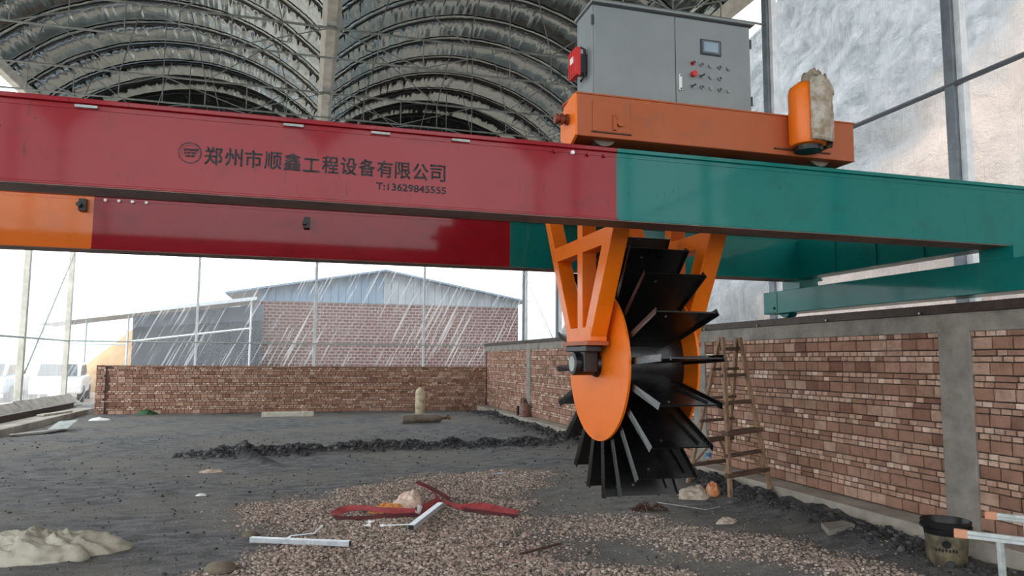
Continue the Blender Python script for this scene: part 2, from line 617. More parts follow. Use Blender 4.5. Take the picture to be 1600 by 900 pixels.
ICO_V = np.array([(-1, 1.618, 0), (1, 1.618, 0), (-1, -1.618, 0), (1, -1.618, 0), (0, -1, 1.618), (0, 1, 1.618),
                  (0, -1, -1.618), (0, 1, -1.618), (1.618, 0, -1), (1.618, 0, 1), (-1.618, 0, -1), (-1.618, 0, 1)]) / 1.902
ICO_F = np.array([(0, 11, 5), (0, 5, 1), (0, 1, 7), (0, 7, 10), (0, 10, 11), (1, 5, 9), (5, 11, 4), (11, 10, 2), (10, 7, 6), (7, 1, 8),
                  (3, 9, 4), (3, 4, 2), (3, 2, 6), (3, 6, 8), (3, 8, 9), (4, 9, 5), (2, 4, 11), (6, 2, 10), (8, 6, 7), (9, 8, 1)])


def stones(name, pts, sizes, mat, label, cat, flat=0.65, seed=1):
    rg = np.random.default_rng(seed)
    n = len(pts)
    pts = np.array(pts)
    s = np.array(sizes)[:, None, None]
    base = ICO_V[None] * (1 + rg.uniform(-0.28, 0.28, (n, 12, 1)))
    base = base * np.stack([rg.uniform(0.7, 1.3, n), rg.uniform(0.7, 1.2, n), rg.uniform(flat * 0.7, flat * 1.2, n)], 1)[:, None, :]
    a = rg.uniform(0, 6.283, n)
    c, d = np.cos(a)[:, None], np.sin(a)[:, None]
    x = base[:, :, 0] * c - base[:, :, 1] * d
    y = base[:, :, 0] * d + base[:, :, 1] * c
    V = np.stack([x, y, base[:, :, 2]], 2) * s + pts[:, None, :]
    Fc = (ICO_F[None] + (np.arange(n) * 12)[:, None, None]).reshape(-1)
    me = bpy.data.meshes.new(name)
    me.vertices.add(n * 12)
    me.vertices.foreach_set('co', V.reshape(-1))
    me.loops.add(len(Fc))
    me.loops.foreach_set('vertex_index', Fc.astype(np.int32))
    nf = n * 20
    me.polygons.add(nf)
    me.polygons.foreach_set('loop_start', np.arange(0, nf * 3, 3, dtype=np.int32))
    me.update(calc_edges=True)
    me.materials.append(mat)
    ob = bpy.data.objects.new(name, me)
    COL.objects.link(ob)
    return tag(ob, label, cat, kind='stuff')


def m_stone(name, cols):
    t = NT(name)
    isl = t.n.new('ShaderNodeNewGeometry').outputs['Random Per Island']
    t.set(Base_Color=t.ramp(isl, [(i / (len(cols) - 1), lin(c)) for i, c in enumerate(cols)]), Roughness=0.9, Specular_IOR_Level=0.25)
    return t.m


MAT['pebble'] = m_stone('crushed_gravel', [(112, 101, 94), (176, 158, 144), (150, 132, 120), (200, 186, 174), (160, 138, 126), (126, 118, 112)])
MAT['clod'] = m_stone('coal_clods', [(44, 44, 46), (78, 78, 81), (60, 59, 60), (104, 104, 106), (66, 64, 64)])

pp, ps, cp, cs = [], [], [], []
while len(pp) < 44000:
    y = 4.0 + 6.4 * rnd.random() ** 1.25
    x = rnd.uniform(-1.4, 5.0)
    g = gravel(x, y)
    if rnd.random() < (g * 0.95 + 0.03):
        s = (0.0075 + 0.0125 * rnd.random() ** 2.6) * (0.6 + 0.4 * min(1, g * 2))
        pp.append((x, y, gz(x, y) + s * 0.3))
        ps.append(s)
for i in range(14000):
    m = rnd.random()
    if m < 0.35:
        x = rnd.uniform(-2, 5.1)
        y = 13.4 + 0.12 * math.sin(x * 1.1) + 0.07 * (x - 1.5) + rnd.gauss(0, 0.14)
        s = 0.01 + 0.035 * rnd.random() ** 3
    elif m < 0.62:
        x = rnd.gauss(5.08, 0.14)
        x = min(x, 5.3)
        y = rnd.uniform(4.2, 22)
        s = 0.009 + 0.03 * rnd.random() ** 3.5
    else:
        y = 4.5 + 12 * rnd.random() ** 1.3
        x = rnd.uniform(-6, 5.2)
        s = 0.004 + 0.016 * rnd.random() ** 4
    cp.append((x, y, gz(x, y) + s * 0.25))
    cs.append(s)
stones('gravel_spread', pp, ps, MAT['pebble'], 'tan crushed gravel spread over the dark ground', 'gravel', seed=2)
stones('soil_clods', cp, cs, MAT['clod'], 'loose black clods along the soil ridge and wall foot', 'soil', 0.8, seed=3)

# ------------------------------------------------------------------ brick walls
def brick_meshes(prefix, w, h, d, n=4):
    out = []
    for k in range(n):
        j = lambda a: rnd.uniform(-a, a)
        b = 0.006
        mb = MB()
        # front face towards -Y, chamfered front edge, local origin at the centre of the back face
        x, z = w / 2, h / 2
        f = [(-x + b + j(.003), -d, -z + b + j(.003)), (x - b + j(.003), -d, -z + b + j(.003)), (x - b + j(.003), -d, z - b + j(.003)), (-x + b + j(.003), -d, z - b + j(.003))]
        m = [(-x, -d + b, -z), (x, -d + b, -z), (x, -d + b, z), (-x, -d + b, z)]
        q = [(-x, 0, -z), (x, 0, -z), (x, 0, z), (-x, 0, z)]
        mb.add(f + m + q, [(0, 1, 2, 3)] + [(i, 4 + i, 4 + (i + 1) % 4, (i + 1) % 4) for i in range(4)] +
               [(4 + i, 8 + i, 8 + (i + 1) % 4, 4 + (i + 1) % 4) for i in range(4)])
        me = bpy.data.meshes.new(prefix)
        me.from_pydata(mb.v, [], mb.f)
        fix_normals(me)
        me.materials.append(MAT['brick'])
        out.append(me)
    return out


def lay_bricks(length, z0, z1, skips, period=0.216, big_h=0.104):
    """courses: one tall row of blocks, then two low rows of headers and stretchers -> (u, z, w, h, big)"""
    out = []
    z = z0
    row = 0
    while z < z1 - 0.03:
        k = row % 3
        h = big_h if k == 0 else 0.043
        if z + h > z1 + 0.005:
            h = z1 - z
            if h < 0.03:
                break
        u = rnd.uniform(-0.1, 0)
        while u < length:
            if k == 0:
                w = rnd.choice((0.18, 0.19, 0.2, 0.19))
            else:
                w = 0.085 if rnd.random() < 0.74 else 0.19
            a, b = max(u, 0), min(u + w, length)
            for (s0, s1) in skips:
                if a < s1 and b > s0:
                    if a < s0:
                        b = s0
                    elif b > s1:
                        a = s1
                    else:
                        b = a
            if b - a > 0.03:
                out.append(((a + b) / 2, z + h / 2, b - a, h, k == 0))
            u += w + (0.011 if k == 0 else 0.017)
        z += h + 0.011
        row += 1
    return out


def brick_wall(core, place, items, score, limit=295):
    """individual tall blocks are children 'brick'; the rest one joined part"""
    bigs = [it for it in items if it[4]]
    bigs.sort(key=score)
    solo = set(id(b) for b in bigs[:limit])
    meshes = brick_meshes('brick', 0.19, 0.104, 0.03)
    rest = MB()
    ends = MB()
    org = ORG[core.name]
    for it in items:
        u, z, w, h, big = it
        pr = rnd.uniform(-0.006, 0.006)
        if id(it) in solo:
            o = bpy.data.objects.new('brick', rnd.choice(meshes))
            COL.objects.link(o)
            o.parent = core
            p, rz = place(u, z, 0.0)
            o.location = Vector(p) - Vector(org)
            o.rotation_euler = (rnd.uniform(-.006, .006), rnd.uniform(-.012, .012), rz + rnd.uniform(-.01, .01))
            o.scale = (w / 0.19, 1 + pr * 25, h / 0.104)
        else:
            tgt = rest if (big or w > 0.12) else ends
            d = 0.03 + pr
            vs_ = []
            for (a, b_, c) in ((-1, 0, -1), (1, 0, -1), (1, 1, -1), (-1, 1, -1), (-1, 0, 1), (1, 0, 1), (1, 1, 1), (-1, 1, 1)):
                p, _ = place(u + a * w / 2, z + c * h / 2 + rnd.uniform(-.002, .002), d if b_ == 0 else -0.0)
                vs_.append(p)
            tgt.box8(vs_)
    o1 = rest.build('small_bricks', MAT['brick'], core)
    o1['kind'] = 'stuff'
    if ends.v:
        o2 = ends.build('brick_ends', MAT['brick_end'], core)
        o2['kind'] = 'stuff'


# right wall: face at x = 5.70, mortar core behind the bricks
WX = 5.70
mb = MB()
mb.box(WX + 0.028, WX + 0.24, 2.2, 23.4, 0.02, 2.05)
wall_right = struct(mb.build('wall_right', MAT['mortar']), 'brick wall with concrete pillars and capping along the right side', 'wall')
PIL = [2.0, 5.28, 9.75, 14.1, 18.45]
Y0W, Y1W = 2.2, 23.05
items = lay_bricks(Y1W - Y0W, 0.165, 1.885, [(p - Y0W - 0.16, p - Y0W + 0.16) for p in PIL[1:]])
brick_wall(wall_right, lambda u, z, d: ((WX + 0.028 - d, Y0W + u, z), -math.pi / 2), items,
           lambda it: (0 if Y0W + it[0] > 4.55 else 50) + it[0])
for p in PIL[1:]:
    MB().box(WX - 0.022, WX + 0.03, p - 0.17, p + 0.17, 0.1, 2.06).build('pilaster', MAT['concrete'], wall_right, bevel=0.01)
MB().box(WX - 0.02, WX + 0.25, 2.2, 23.35, 1.885, 2.06).build('capping_beam', MAT['concrete'], wall_right, bevel=0.01)
ft = MB()
ft.box(5.38, WX + 0.3, 2.2, 23.1, -0.1, 0.15)
ft.build('footing', MAT['concrete_pale'], wall_right, bevel=0.012)

# crane rail on the wall
cr = thing('crane_rail', (5.76, 12.8, 2.06), 'dark steel runway rail along the top of the right brick wall', 'rail')
MB().box(5.655, 5.87, 2.2, 23.35, 2.06, 2.085).build('base_plate', MAT['rail'], cr)
MB().box(5.72, 5.80, 2.2, 23.35, 2.085, 2.15).build('rail_head', MAT['rail'], cr)
MB().box(5.66, 5.675, 2.2, 23.35, 2.07, 2.14).build('edge_angle', MAT['rail'], cr)
for k in range(14):
    y = 3.0 + k * 1.3
    MB().cyl((5.63, y, 2.075), (5.66, y, 2.075), 0.012, n=6).build('bolt', MAT['steel'], cr)

# back wall
BY = 23.1
mb = MB()
mb.box(-5.68, 5.68, BY + 0.028, BY + 0.24, 0.0, 1.375)
wall_back = struct(mb.build('wall_back', MAT['mortar']), 'low brick wall across the back of the bay', 'wall')
items = lay_bricks(11.36, 0.0, 1.385, [(0.24, 0.262)], period=0.22)
brick_wall(wall_back, lambda u, z, d: ((-5.68 + u, BY + 0.028 - d, z), 0.0), items, lambda it: abs(it[0] - 5.2))

# left kerb with angle rail
kerb = struct(MB().box(-6.62, -5.86, -5.0, 23.9, -0.05, 0.14).build('trim_1', MAT['concrete_pale'], bevel=0.015),
              'low pale concrete kerb along the left side', 'kerb')
lr = thing('kerb_rail', (-6.5, 10, 0.14), 'dark steel angle rail lying on the left concrete kerb', 'rail')
MB().box(-6.58, -6.42, -5.0, 24.2, 0.14, 0.16).build('flange', MAT['rail'], lr)
MB().box(-6.515, -6.485, -5.0, 24.2, 0.16, 0.27).build('web', MAT['rail'], lr)
MB().box(-6.56, -6.44, -5.0, 24.2, 0.27, 0.29).build('head', MAT['rail'], lr)
tag(MB().bar((-6.25, 20.6, 0.17), (-6.02, 22.1, 0.16), 0.16, 0.045).build('timber_offcut', MAT['foam']),
    'pale timber offcut lying on the left kerb', 'timber')

# ------------------------------------------------------------------ film walls with posts
def film_wall(name, p0, p1, z0, z1, mat, label, nb, wob=0.03):
    mb = MB()
    p0, p1 = Vector((p0[0], p0[1], 0)), Vector((p1[0], p1[1], 0))
    L = (Vector(p1) - Vector(p0)).length
    d = (Vector(p1) - Vector(p0)).normalized()
    nrm = Vector((-d.y, d.x, 0))
    nu, nv = int(L / 0.5), 18
    for j in range(nv + 1):
        for i in range(nu + 1):
            u = L * i / nu
            z = z0 + (z1 - z0) * j / nv
            w = wob * noise.noise(Vector((u * 0.9, z * 0.7, len(name))))
            p = Vector(p0) + d * u + nrm * w
            mb.v.append((p.x, p.y, z))
    for j in range(nv):
        for i in range(nu):
            a = j * (nu + 1) + i
            mb.f.append((a, a + 1, a + nu + 2, a + nu + 1))
    return struct(mb.build(name, mat, smooth='all'), label, 'film wall')


ZE = 8.8
fl = film_wall('wall_left', (XL - 0.12, YB - 44.0), (XL - 0.12, YB + 0.1), 0.0, ZE, MAT['film_side'], 'milky plastic film wall along the left side', 8)
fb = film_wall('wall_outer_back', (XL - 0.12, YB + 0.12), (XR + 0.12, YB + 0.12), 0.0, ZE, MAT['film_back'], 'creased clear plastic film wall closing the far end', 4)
fr = film_wall('wall_outer_right', (XR + 0.12, YB - 44.0), (XR + 0.12, YB + 0.1), 0.0, ZE, MAT['film_right'], 'milky plastic film wall beyond the right brick wall', 8)
POSTY = [YB - 4 * k for k in range(12)]
for y in POSTY:
    for (wall, x) in ((fl, XL), (fr, XR)):
        w = 0.075
        mb = MB()
        mb.box(x - w, x + w, y - w, y + w, -0.05, ZE)
        mb.build('post', MAT['post'] if x > 0 else MAT['galv_light'], wall, bevel=0.006)
        s = 1 if x < 0 else -1
        if x > 0:
            MB().box(x - 0.02, x + 0.085, y - 0.17, y - 0.078, 0.0, ZE).build('film_clip_strip', MAT['post_white'], wall)
for k, x in enumerate((XL + 4, XV, XV + 4)):
    w = 0.04 if k != 1 else 0.05
    MB().box(x - w, x + w, YB - w, YB + w, -0.05, ZE).build('post', MAT['post_white'], fb, bevel=0.006)
for z in (2.15, 5.33):
    MB().tube([(XL + 0.05, YB - 44.0, z), (XL + 0.05, YB, z)], 0.03).build('girt', MAT['galv'], fl)
    MB().tube([(XR - 0.05, YB - 44.0, z), (XR - 0.05, YB, z)], 0.035).build('girt', MAT['girt_dark'], fr)
    MB().tube([(XL, YB - 0.05, z), (XR, YB - 0.05, z)], 0.025).build('girt', MAT['galv'], fb)
MB().tube([(XL + 0.08, YB - 0.1, 5.1), (XL + 0.08, 23.6, 1.15)], 0.025).build('brace', MAT['galv'], fl)
MB().tube([(XR - 0.08, YB - 0.1, 5.1), (XR - 0.08, 23.6, 2.2)], 0.018).build('brace', MAT['galv'], fr)
sk = MB()
for i in range(25):
    y0 = 3 + i
    sk.prism([(XL + 0.05, y0, 0.34 + 0.05 * rnd.random()), (XL + 0.45 + 0.1 * rnd.random(), y0, 0.02), (XL + 0.05, y0, 0.02)], (0, 1.0, 0))
sk.build('film_skirt', MAT['concrete'], fl)

# ------------------------------------------------------------------ roof: two film vaults on ribs, trusses, gutters
Z_SP, Z_AP = 8.85, 10.65
SPAN = 8.0
RISE = Z_AP - Z_SP
RAD = (SPAN * SPAN / 4 + RISE * RISE) / (2 * RISE)
ZC = Z_AP - RAD
TH = math.asin(SPAN / 2 / RAD)
YF = YB - 44.0


def arc(xc, th, extra=0.0):
    return (xc + (RAD + extra) * math.sin(th), ZC + (RAD + extra) * math.cos(th))


def vault(name, xc, label):
    na = 400
    bay = 4.0 / 3
    nb = int(round((YB - YF) / bay))
    mb = MB()
    ys = []
    for k in range(nb):
        sub = 10 if k < 13 else 2
        ys += [(k, q / sub) for q in range(sub)]
    ys.append((nb, 0.0))
    ny = len(ys) - 1
    for (k, ph) in ys:
        y = YB - (k + ph) * bay
        bil = math.sin(math.pi * ph)
        for i in range(na + 1):
            th = -TH + 2 * TH * i / na
            s = th * RAD
            # film bellies out between ribs; gathered pleats run along the vault and fade away from each rib
            sp_ = 0.24 * noise.noise(Vector((s * 5.5, k * 3.7, xc))) + 0.20 * noise.noise(Vector((s * 11.0, k * 2.3 + 0.2 * ph, xc + 4.0)))
            e = 0.05 + 0.15 * bil * (1 + 0.35 * noise.noise(Vector((s * 0.45, k * 3.7, xc))) + sp_)
            e += 0.006 * noise.noise(Vector((s * 7.0, y * 0.6, xc + 2.0))) + 0.014 * noise.noise(Vector((s * 1.3, y * 1.1, xc)))
            x, z = arc(xc, th, e)
            mb.v.append((x, y, z))
    for j in range(ny):
        for i in range(na):
            a = j * (na + 1) + i
            mb.f.append((a, a + 1, a + na + 2, a + na + 1))
    o = mb.build(name, MAT['roof_film'], smooth='all')
    struct(o, label, 'ceiling')
    for k in range(nb + 1):
        y = YB - k * bay
        pts = []
        for i in range(41):
            th = -TH + 2 * TH * i / 40
            x, z = arc(xc, th)
            pts.append((x, y, z))
        MB().tube(pts, 0.024, 6).build('arch_rib', MAT['rib'], o, smooth=True)
    # dark film over the gable end
    g = MB()
    pts = [(XVc, YB + 0.05, ZE - 0.02) for XVc in (xc + SPAN / 2, xc - SPAN / 2)]
    for i in range(31):
        th = -TH + 2 * TH * i / 30
        x, z = arc(xc, th, 0.22)
        pts.append((x, YB + 0.05, z))
    g.prism(pts, (0, 0.02, 0)).build('gable_film', MAT['black_pl'], o)
    return o


XC1, XC2 = XV - 4, XV + 4
va = vault('ceiling_vault', XC1, 'black film roof vault over the left bay')
vb = vault('ceiling_vault', XC2, 'black film roof vault over the right bay')
for (x, nm) in ((XV, 'pale valley gutter between the two roof vaults'), (XL, 'pale eaves gutter on the left side'), (XR, 'pale eaves gutter on the right side')):
    mb = MB()
    w = 0.2
    poly = [(x - w, YF, 8.98), (x - w * 0.5, YF, 8.8), (x + w * 0.5, YF, 8.8), (x + w, YF, 8.98)]
    mb.prism(poly, (0, YB - YF, 0))
    g = tag(mb.build('gutter', MAT['galv_light']), nm, 'gutter', 'roof gutters')
    for y in POSTY:
        MB().box(x - 0.1, x + 0.1, y - 0.1, y + 0.1, 8.72, 8.8).build('bracket', MAT['galv'], g)


def truss(y, label):
    t = thing('roof_truss', (XV, y, 8.03), label, 'truss', 'roof trusses')
    zt, zb_ = 8.70, 8.03
    MB().tube([(XL, y, zt), (XR, y, zt)], 0.026).build('top_chord', MAT['truss'], t, smooth=True)
    MB().tube([(XL, y, zb_), (XR, y, zb_)], 0.022).build('bottom_chord', MAT['truss'], t, smooth=True)
    for b in range(2):
        x0 = XL + 8 * b
        for i in range(1, 8):
            x = x0 + i
            MB().tube([(x, y, zb_), (x, y, zt)], 0.014, 5).build('web_post', MAT['truss'], t)
        for i in range(4):
            a, m_, c = x0 + 2 * i, x0 + 2 * i + 1, x0 + 2 * i + 2
            z0, z1 = (zt, zb_) if i % 2 == 0 else (zt, zb_)
            MB().tube([(a, y, z0), (a + 2, y, z1)] if i % 2 == 0 else [(a, y, z1), (a + 2, y, z0)], 0.014, 5).build('web_diagonal', MAT['truss'], t)
        xc = x0 + 4
        for (xa, th) in ((xc - 3, -0.62), (xc - 1, -0.62), (xc - 1, -0.12), (xc, 0.0), (xc + 1, 0.12), (xc + 1, 0.62), (xc + 3, 0.62)):
            ax, az = arc(xc, th * TH)
            MB().tube([(xa, y, zt), (ax, y, az)], 0.015, 5).build('arch_strut', MAT['truss'], t)
    return t


names = {27.5: 'steel lattice roof truss against the far end film', 23.5: 'steel lattice roof truss, second from the far end',
         19.5: 'steel lattice roof truss, third from the far end, just above the red girder',
         15.5: 'steel lattice roof truss, fourth from the far end, near the top of the photo',
         11.5: 'steel lattice roof truss behind the top of the control cabinet',
         7.5: 'steel lattice roof truss above the gantry', 3.5: 'steel lattice roof truss overhead in front of the gantry'}
for y in (27.4, 23.5, 19.5, 15.5, 11.5, 7.5, 3.5):
    truss(y, names[27.5 if y == 27.4 else y])

# ------------------------------------------------------------------ gantry bridge
GZ0, GZ1 = 2.58, 3.105
XG0, XG1 = -6.4, 5.98
GN0, GN1 = 4.63, 4.88
GF0, GF1 = 7.35, 7.60
gb = thing('gantry_bridge', (0, 6.1, 2.15), 'red and teal double girder gantry bridge spanning the bay', 'gantry')


def girder_section(x0, x1, y0, y1, mat, name='girder'):
    mb = MB()
    mb.box(x0, x1, y0 + 0.02, y1 - 0.02, GZ0 + 0.012, GZ1 - 0.012)
    o = mb.build(name, mat, gb)
    MB().box(x0, x1, y0, y1, GZ1 - 0.03, GZ1).build('top_flange', mat, o, bevel=0.004)
    MB().box(x0, x1, y0, y1, GZ0 + 0.006, GZ0 + 0.022).build('bottom_flange', mat, o, bevel=0.003)
    MB().box(x0, x1, y0 + 0.002, y1 - 0.002, GZ0, GZ0 + 0.006).build('underside', MAT['under'], o)
    MB().box(x0, x1, y0 + 0.016, y0 + 0.021, GZ1 - 0.062, GZ1 - 0.055).build('weld_seam', mat, o)
    return o


near_red = girder_section(XG0, 2.08, GN0, GN1, MAT['red'])
near_teal = girder_section(2.08, XG1, GN0, GN1, MAT['teal'])
far_orange = girder_section(XG0, -1.92, GF0, GF1, MAT['orange_girder'])
far_red = girder_section(-1.92, 2.06, GF0, GF1, MAT['red'])
far_teal = girder_section(2.06, XG1, GF0, GF1, MAT['teal'])
for o, lb in ((near_red, 'red painted girder length with black lettering'), (near_teal, 'teal painted girder length'),
              (far_orange, 'orange painted girder length'), (far_red, 'red painted girder length behind'), (far_teal, 'teal painted girder length behind')):
    o['label'] = lb
for (o, xs, y) in ((near_red, (1.616, 1.743, 1.863, 1.988), GN0), (far_red, (-1.823, -1.711, -1.598, -1.479), GF0)):
    for k, x in enumerate(xs):
        mt = MAT['white_pl'] if (o is far_red or k == 1) else MAT['red']  # white discs stand in for daylight showing through bolt holes
        MB().cyl((x, y + 0.022, 3.045), (x, y - 0.004, 3.045), 0.014, n=12).build('bolt', mt, o)
for (o, x, z) in ((far_orange, -2.0, 2.98), (far_red, -0.03, 2.93)):
    mb = MB()
    mb.box(x - 0.03, x + 0.03, GF0 - 0.04, GF0 + 0.02, z - 0.05, z + 0.06)
    mb.cyl((x - 0.02, GF0 - 0.08, z), (x - 0.02, GF0, z), 0.022, n=8)
    mb.build('cable_lug', MAT['black_grease'], o)
# worn stitch plates along the upper lip
for x in (-1.28, -0.12, 0.42, 0.95):
    MB().box(x - 0.06, x + 0.06, GN0 - 0.004, GN0 + 0.02, GZ1 - 0.055, GZ1 - 0.04).build('clip_plate', MAT['galv'], near_red)
# rails on the girders
for (y, o) in ((4.755, near_red), (7.475, far_red)):
    MB().box(XG0, XG1, y - 0.02, y + 0.02, GZ1, GZ1 + 0.03).build('trolley_rail', MAT['rail'], o)
# end carriage on the right-hand rail and tie beam between the girders
ec = MB().box(5.6, 5.9, 3.55, 8.0, 2.2, 2.475).build('end_carriage', MAT['teal'], gb, bevel=0.006)
ec['label'] = 'teal box section end carriage on wall rail'
MB().box(5.594, 5.601, 7.72, 7.98, 2.215, 2.46).build('cover_plate', MAT['teal'], ec, bevel=0.004)
MB().cyl((5.575, 7.78, 2.27), (5.6, 7.78, 2.27), 0.018, n=8).build('bolt', MAT['teal'], ec)
for y in (3.9, 7.72):
    MB().cyl((5.7, y, 2.255), (5.82, y, 2.255), 0.105, n=24).build('wheel', MAT['teal'], ec, smooth=True)
tb = MB().box(5.64, 5.86, GN1 - 0.02, GF0 + 0.02, 2.6, 3.06).build('tie_beam', MAT['teal'], gb, bevel=0.006)
for y in (5.55, 6.15, 6.75):
    MB().box(5.62, 5.645, y - 0.05, y + 0.05, 2.6, 3.06).build('stiffener', MAT['teal'], tb)
for y in (4.755, 7.475):
    MB().box(5.62, 5.88, y - 0.16, y + 0.16, 2.475, 2.58).build('seat_plate', MAT['teal'], tb)

# lettering and emblem
tk = NT('worn_black_stencil_ink')
trn = tk.n.new('ShaderNodeBsdfTransparent')
mx = tk.n.new('ShaderNodeMixShader')
tk.set(Base_Color=lin((34, 26, 30)), Roughness=0.5)
wear = tk.ramp(tk.noise(14.0, 6, 0.7, tk.coord((2.5, 1, 1), space='pos')), [(0.36, 0.2), (0.62, 0.95)])
tk.link(wear, mx.inputs[0])
tk.link(trn.outputs[0], mx.inputs[1])
tk.link(tk.b.outputs[0], mx.inputs[2])
tk.link(mx.outputs[0], tk.out.inputs['Surface'])
MAT['ink'] = tk.m


def text_mesh(body, size, x0, x1, z, offset, parent, name='lettering', y=GN0 + 0.0185, height=None):
    cu = bpy.data.curves.new('text', 'FONT')
    cu.body = body
    cu.size = size
    cu.extrude = 0.0006
    tmp = bpy.data.objects.new('text_tmp', cu)
    COL.objects.link(tmp)
    dg = bpy.context.evaluated_depsgraph_get()
    dg.update()
    me = bpy.data.meshes.new_from_object(tmp.evaluated_get(dg))
    bpy.data.objects.remove(tmp)
    n = len(me.vertices)
    co = np.zeros(n * 3)
    me.vertices.foreach_get('co', co)
    co = co.reshape(-1, 3)
    mn, mxx = co.min(0), co.max(0)
    sx = (x1 - x0) / (mxx[0] - mn[0])
    sz = sx if height is None else height / (mxx[1] - mn[1])
    org = ORG[parent.name]
    base_polys = [tuple(p.vertices) for p in me.polygons]
    out = np.stack([x0 + (co[:, 0] - mn[0]) * sx - org[0], np.full(n, y) - co[:, 2] - org[1], z + (co[:, 1] - mn[1]) * sz - org[2]], 1)
    vv, ff = [], []
    for k, (dx, dz) in enumerate(((-1, -1), (1, -1), (1, 1), (-1, 1), (0, 0))):
        off = len(vv)
        vv += [(p[0] + dx * offset, p[1] - 0.00012 * k, p[2] + dz * offset) for p in out.tolist()]
        ff += [tuple(i + off for i in q) for q in base_polys]
    me = bpy.data.meshes.new(name)
    me.from_pydata(vv, [], ff)
    me.materials.append(MAT['ink'])
    o = bpy.data.objects.new(name, me)
    COL.objects.link(o)
    o.parent = parent
    return o


COMPANY = '\u90d1\u5dde\u5e02\u987a\u946b\u5de5\u7a0b\u8bbe\u5907\u6709\u9650\u516c\u53f8'
pitch_x = (0.862 + 0.632) / 13
for i, ch in enumerate(COMPANY):
    xa = -0.632 + i * pitch_x
    text_mesh(ch, 0.1, xa + 0.004, xa + pitch_x - 0.012, 2.772, 0.0022, near_red, height=0.108 if ch != '\u5de5' else 0.085)
text_mesh('T:13629845555', 0.05, 0.402, 0.856, 2.690, 0.0014, near_red, height=0.045)


def ring(parent, cx, cz, r0, r1, name, n=40, a0=0, a1=2 * math.pi):
    mb = MB()
    vs_, fs_ = [], []
    y = GN0 + 0.0185
    for i in range(n + 1):
        t = a0 + (a1 - a0) * i / n
        for r in (r0, r1):
            vs_.append((cx + r * math.cos(t), y, cz + r * math.sin(t)))
    for i in range(n):
        fs_.append((2 * i, 2 * i + 1, 2 * i + 3, 2 * i + 2))
    mb.add(vs_, fs_)
    return mb.build(name, MAT['ink'], parent)


ex, ez = -0.712, 2.834
ring(near_red, ex, ez, 0.058, 0.067, 'emblem_ring')
ring(near_red, ex, ez, 0.045, 0.050, 'emblem_ring', a0=R(-20), a1=R(200))
mb = MB()
yy = GN0 + 0.0185
for (z0, z1, xa, xb) in ((0.012, 0.026, -0.036, 0.042), (-0.008, 0.006, -0.036, 0.030), (-0.026, -0.013, -0.03, 0.024)):
    mb.prism([(ex + xa, yy, ez + z0), (ex + xb, yy, ez + z0), (ex + xb + 0.008, yy, ez + z1), (ex + xa + 0.006, yy, ez + z1)], (0, -0.0006, 0))
mb.build('emblem_bars', MAT['ink'], near_red)

# ------------------------------------------------------------------ trolley with hanger frames
tr = thing('trolley', (2.9, 6.1, 3.1), 'dusty orange trolley riding on the girders with wheel hanger frames', 'trolley')
for (y0, y1) in ((4.58, 4.87), (7.34, 7.63)):
    b = MB().box(1.76, 4.06, y0, y1, 3.155, 3.458).build('carriage_beam', MAT['orange_dusty'], tr, bevel=0.006)
    if y0 < 5:
        MB().box(1.75, 4.07, y0 - 0.006, y1 + 0.01, 3.455, 3.466).build('top_plate', MAT['orange_dusty'], b)
        # flared end plate with nibbled corners, buffer on it
        MB().prism([(1.745, y0 + 0.005, 3.16), (1.745, y0 + 0.12, 3.11), (1.745, y1 + 0.02, 3.2), (1.745, y1 + 0.02, 3.38), (1.745, y0 + 0.13, 3.455), (1.745, y0 + 0.005, 3.46)],
                   (0.02, 0, 0)).build('end_plate', MAT['orange'], b)
        bf = MB()
        for k, (r_, h_) in enumerate(((0.04, 0.018), (0.028, 0.012), (0.04, 0.018), (0.028, 0.012), (0.036, 0.02))):
            x = 1.745 - 0.02 * (k + 1)
            bf.cyl((x, 4.73, 3.31), (x + 0.02, 4.73, 3.31), r_, n=16)
        bf.build('buffer', MAT['darkred'], b, smooth=True)
        MB().cyl((4.07, 4.73, 3.29), (4.12, 4.73, 3.29), 0.035, n=14).build('buffer', MAT['darkred'], b, smooth=True)
        MB().box(1.87, 2.155, y0 - 0.008, y0, 3.195, 3.41).build('axle_cover', MAT['orange_dusty'], b, bevel=0.003)
        MB().box(1.86, 2.165, y0 - 0.012, y0, 3.186, 3.194).build('cover_lip', MAT['rusty'], b)
        lk = MB()
        lk.cyl((2.075, y0 - 0.03, 3.27), (2.075, y0, 3.27), 0.032, n=14)
        lk.box(2.02, 2.045, y0 - 0.025, y0, 3.21, 3.32)
        lk.cyl((2.04, y0 - 0.03, 3.315), (2.04, y0, 3.315), 0.014, n=8)
        lk.build('axle_lock', MAT['orange_dusty'], b)
        MB().box(3.33, 3.83, y0 - 0.014, y0, 3.195, 3.203).build('cover_lip', MAT['rusty'], b)
    for x in (1.99, 3.8):
        yc = (y0 + y1) / 2
        wl = MB()
        wl.cyl((x, yc - 0.06, 3.215), (x, yc + 0.06, 3.215), 0.082, n=28)
        wl.cyl((x, yc - 0.075, 3.215), (x, yc - 0.055, 3.215), 0.1, n=28)
        wl.build('wheel', MAT['cyl_grey'], b, smooth=True)
for x in (2.42, 3.32):
    MB().box(x - 0.09, x + 0.09, 4.87, 7.34, 3.17, 3.42).build('cross_beam', MAT['orange_dusty'], tr, bevel=0.005)
MB().box(1.95, 3.9, 4.6, 5.3, 3.43, 3.455).build('platform', MAT['orange_dusty'], tr)
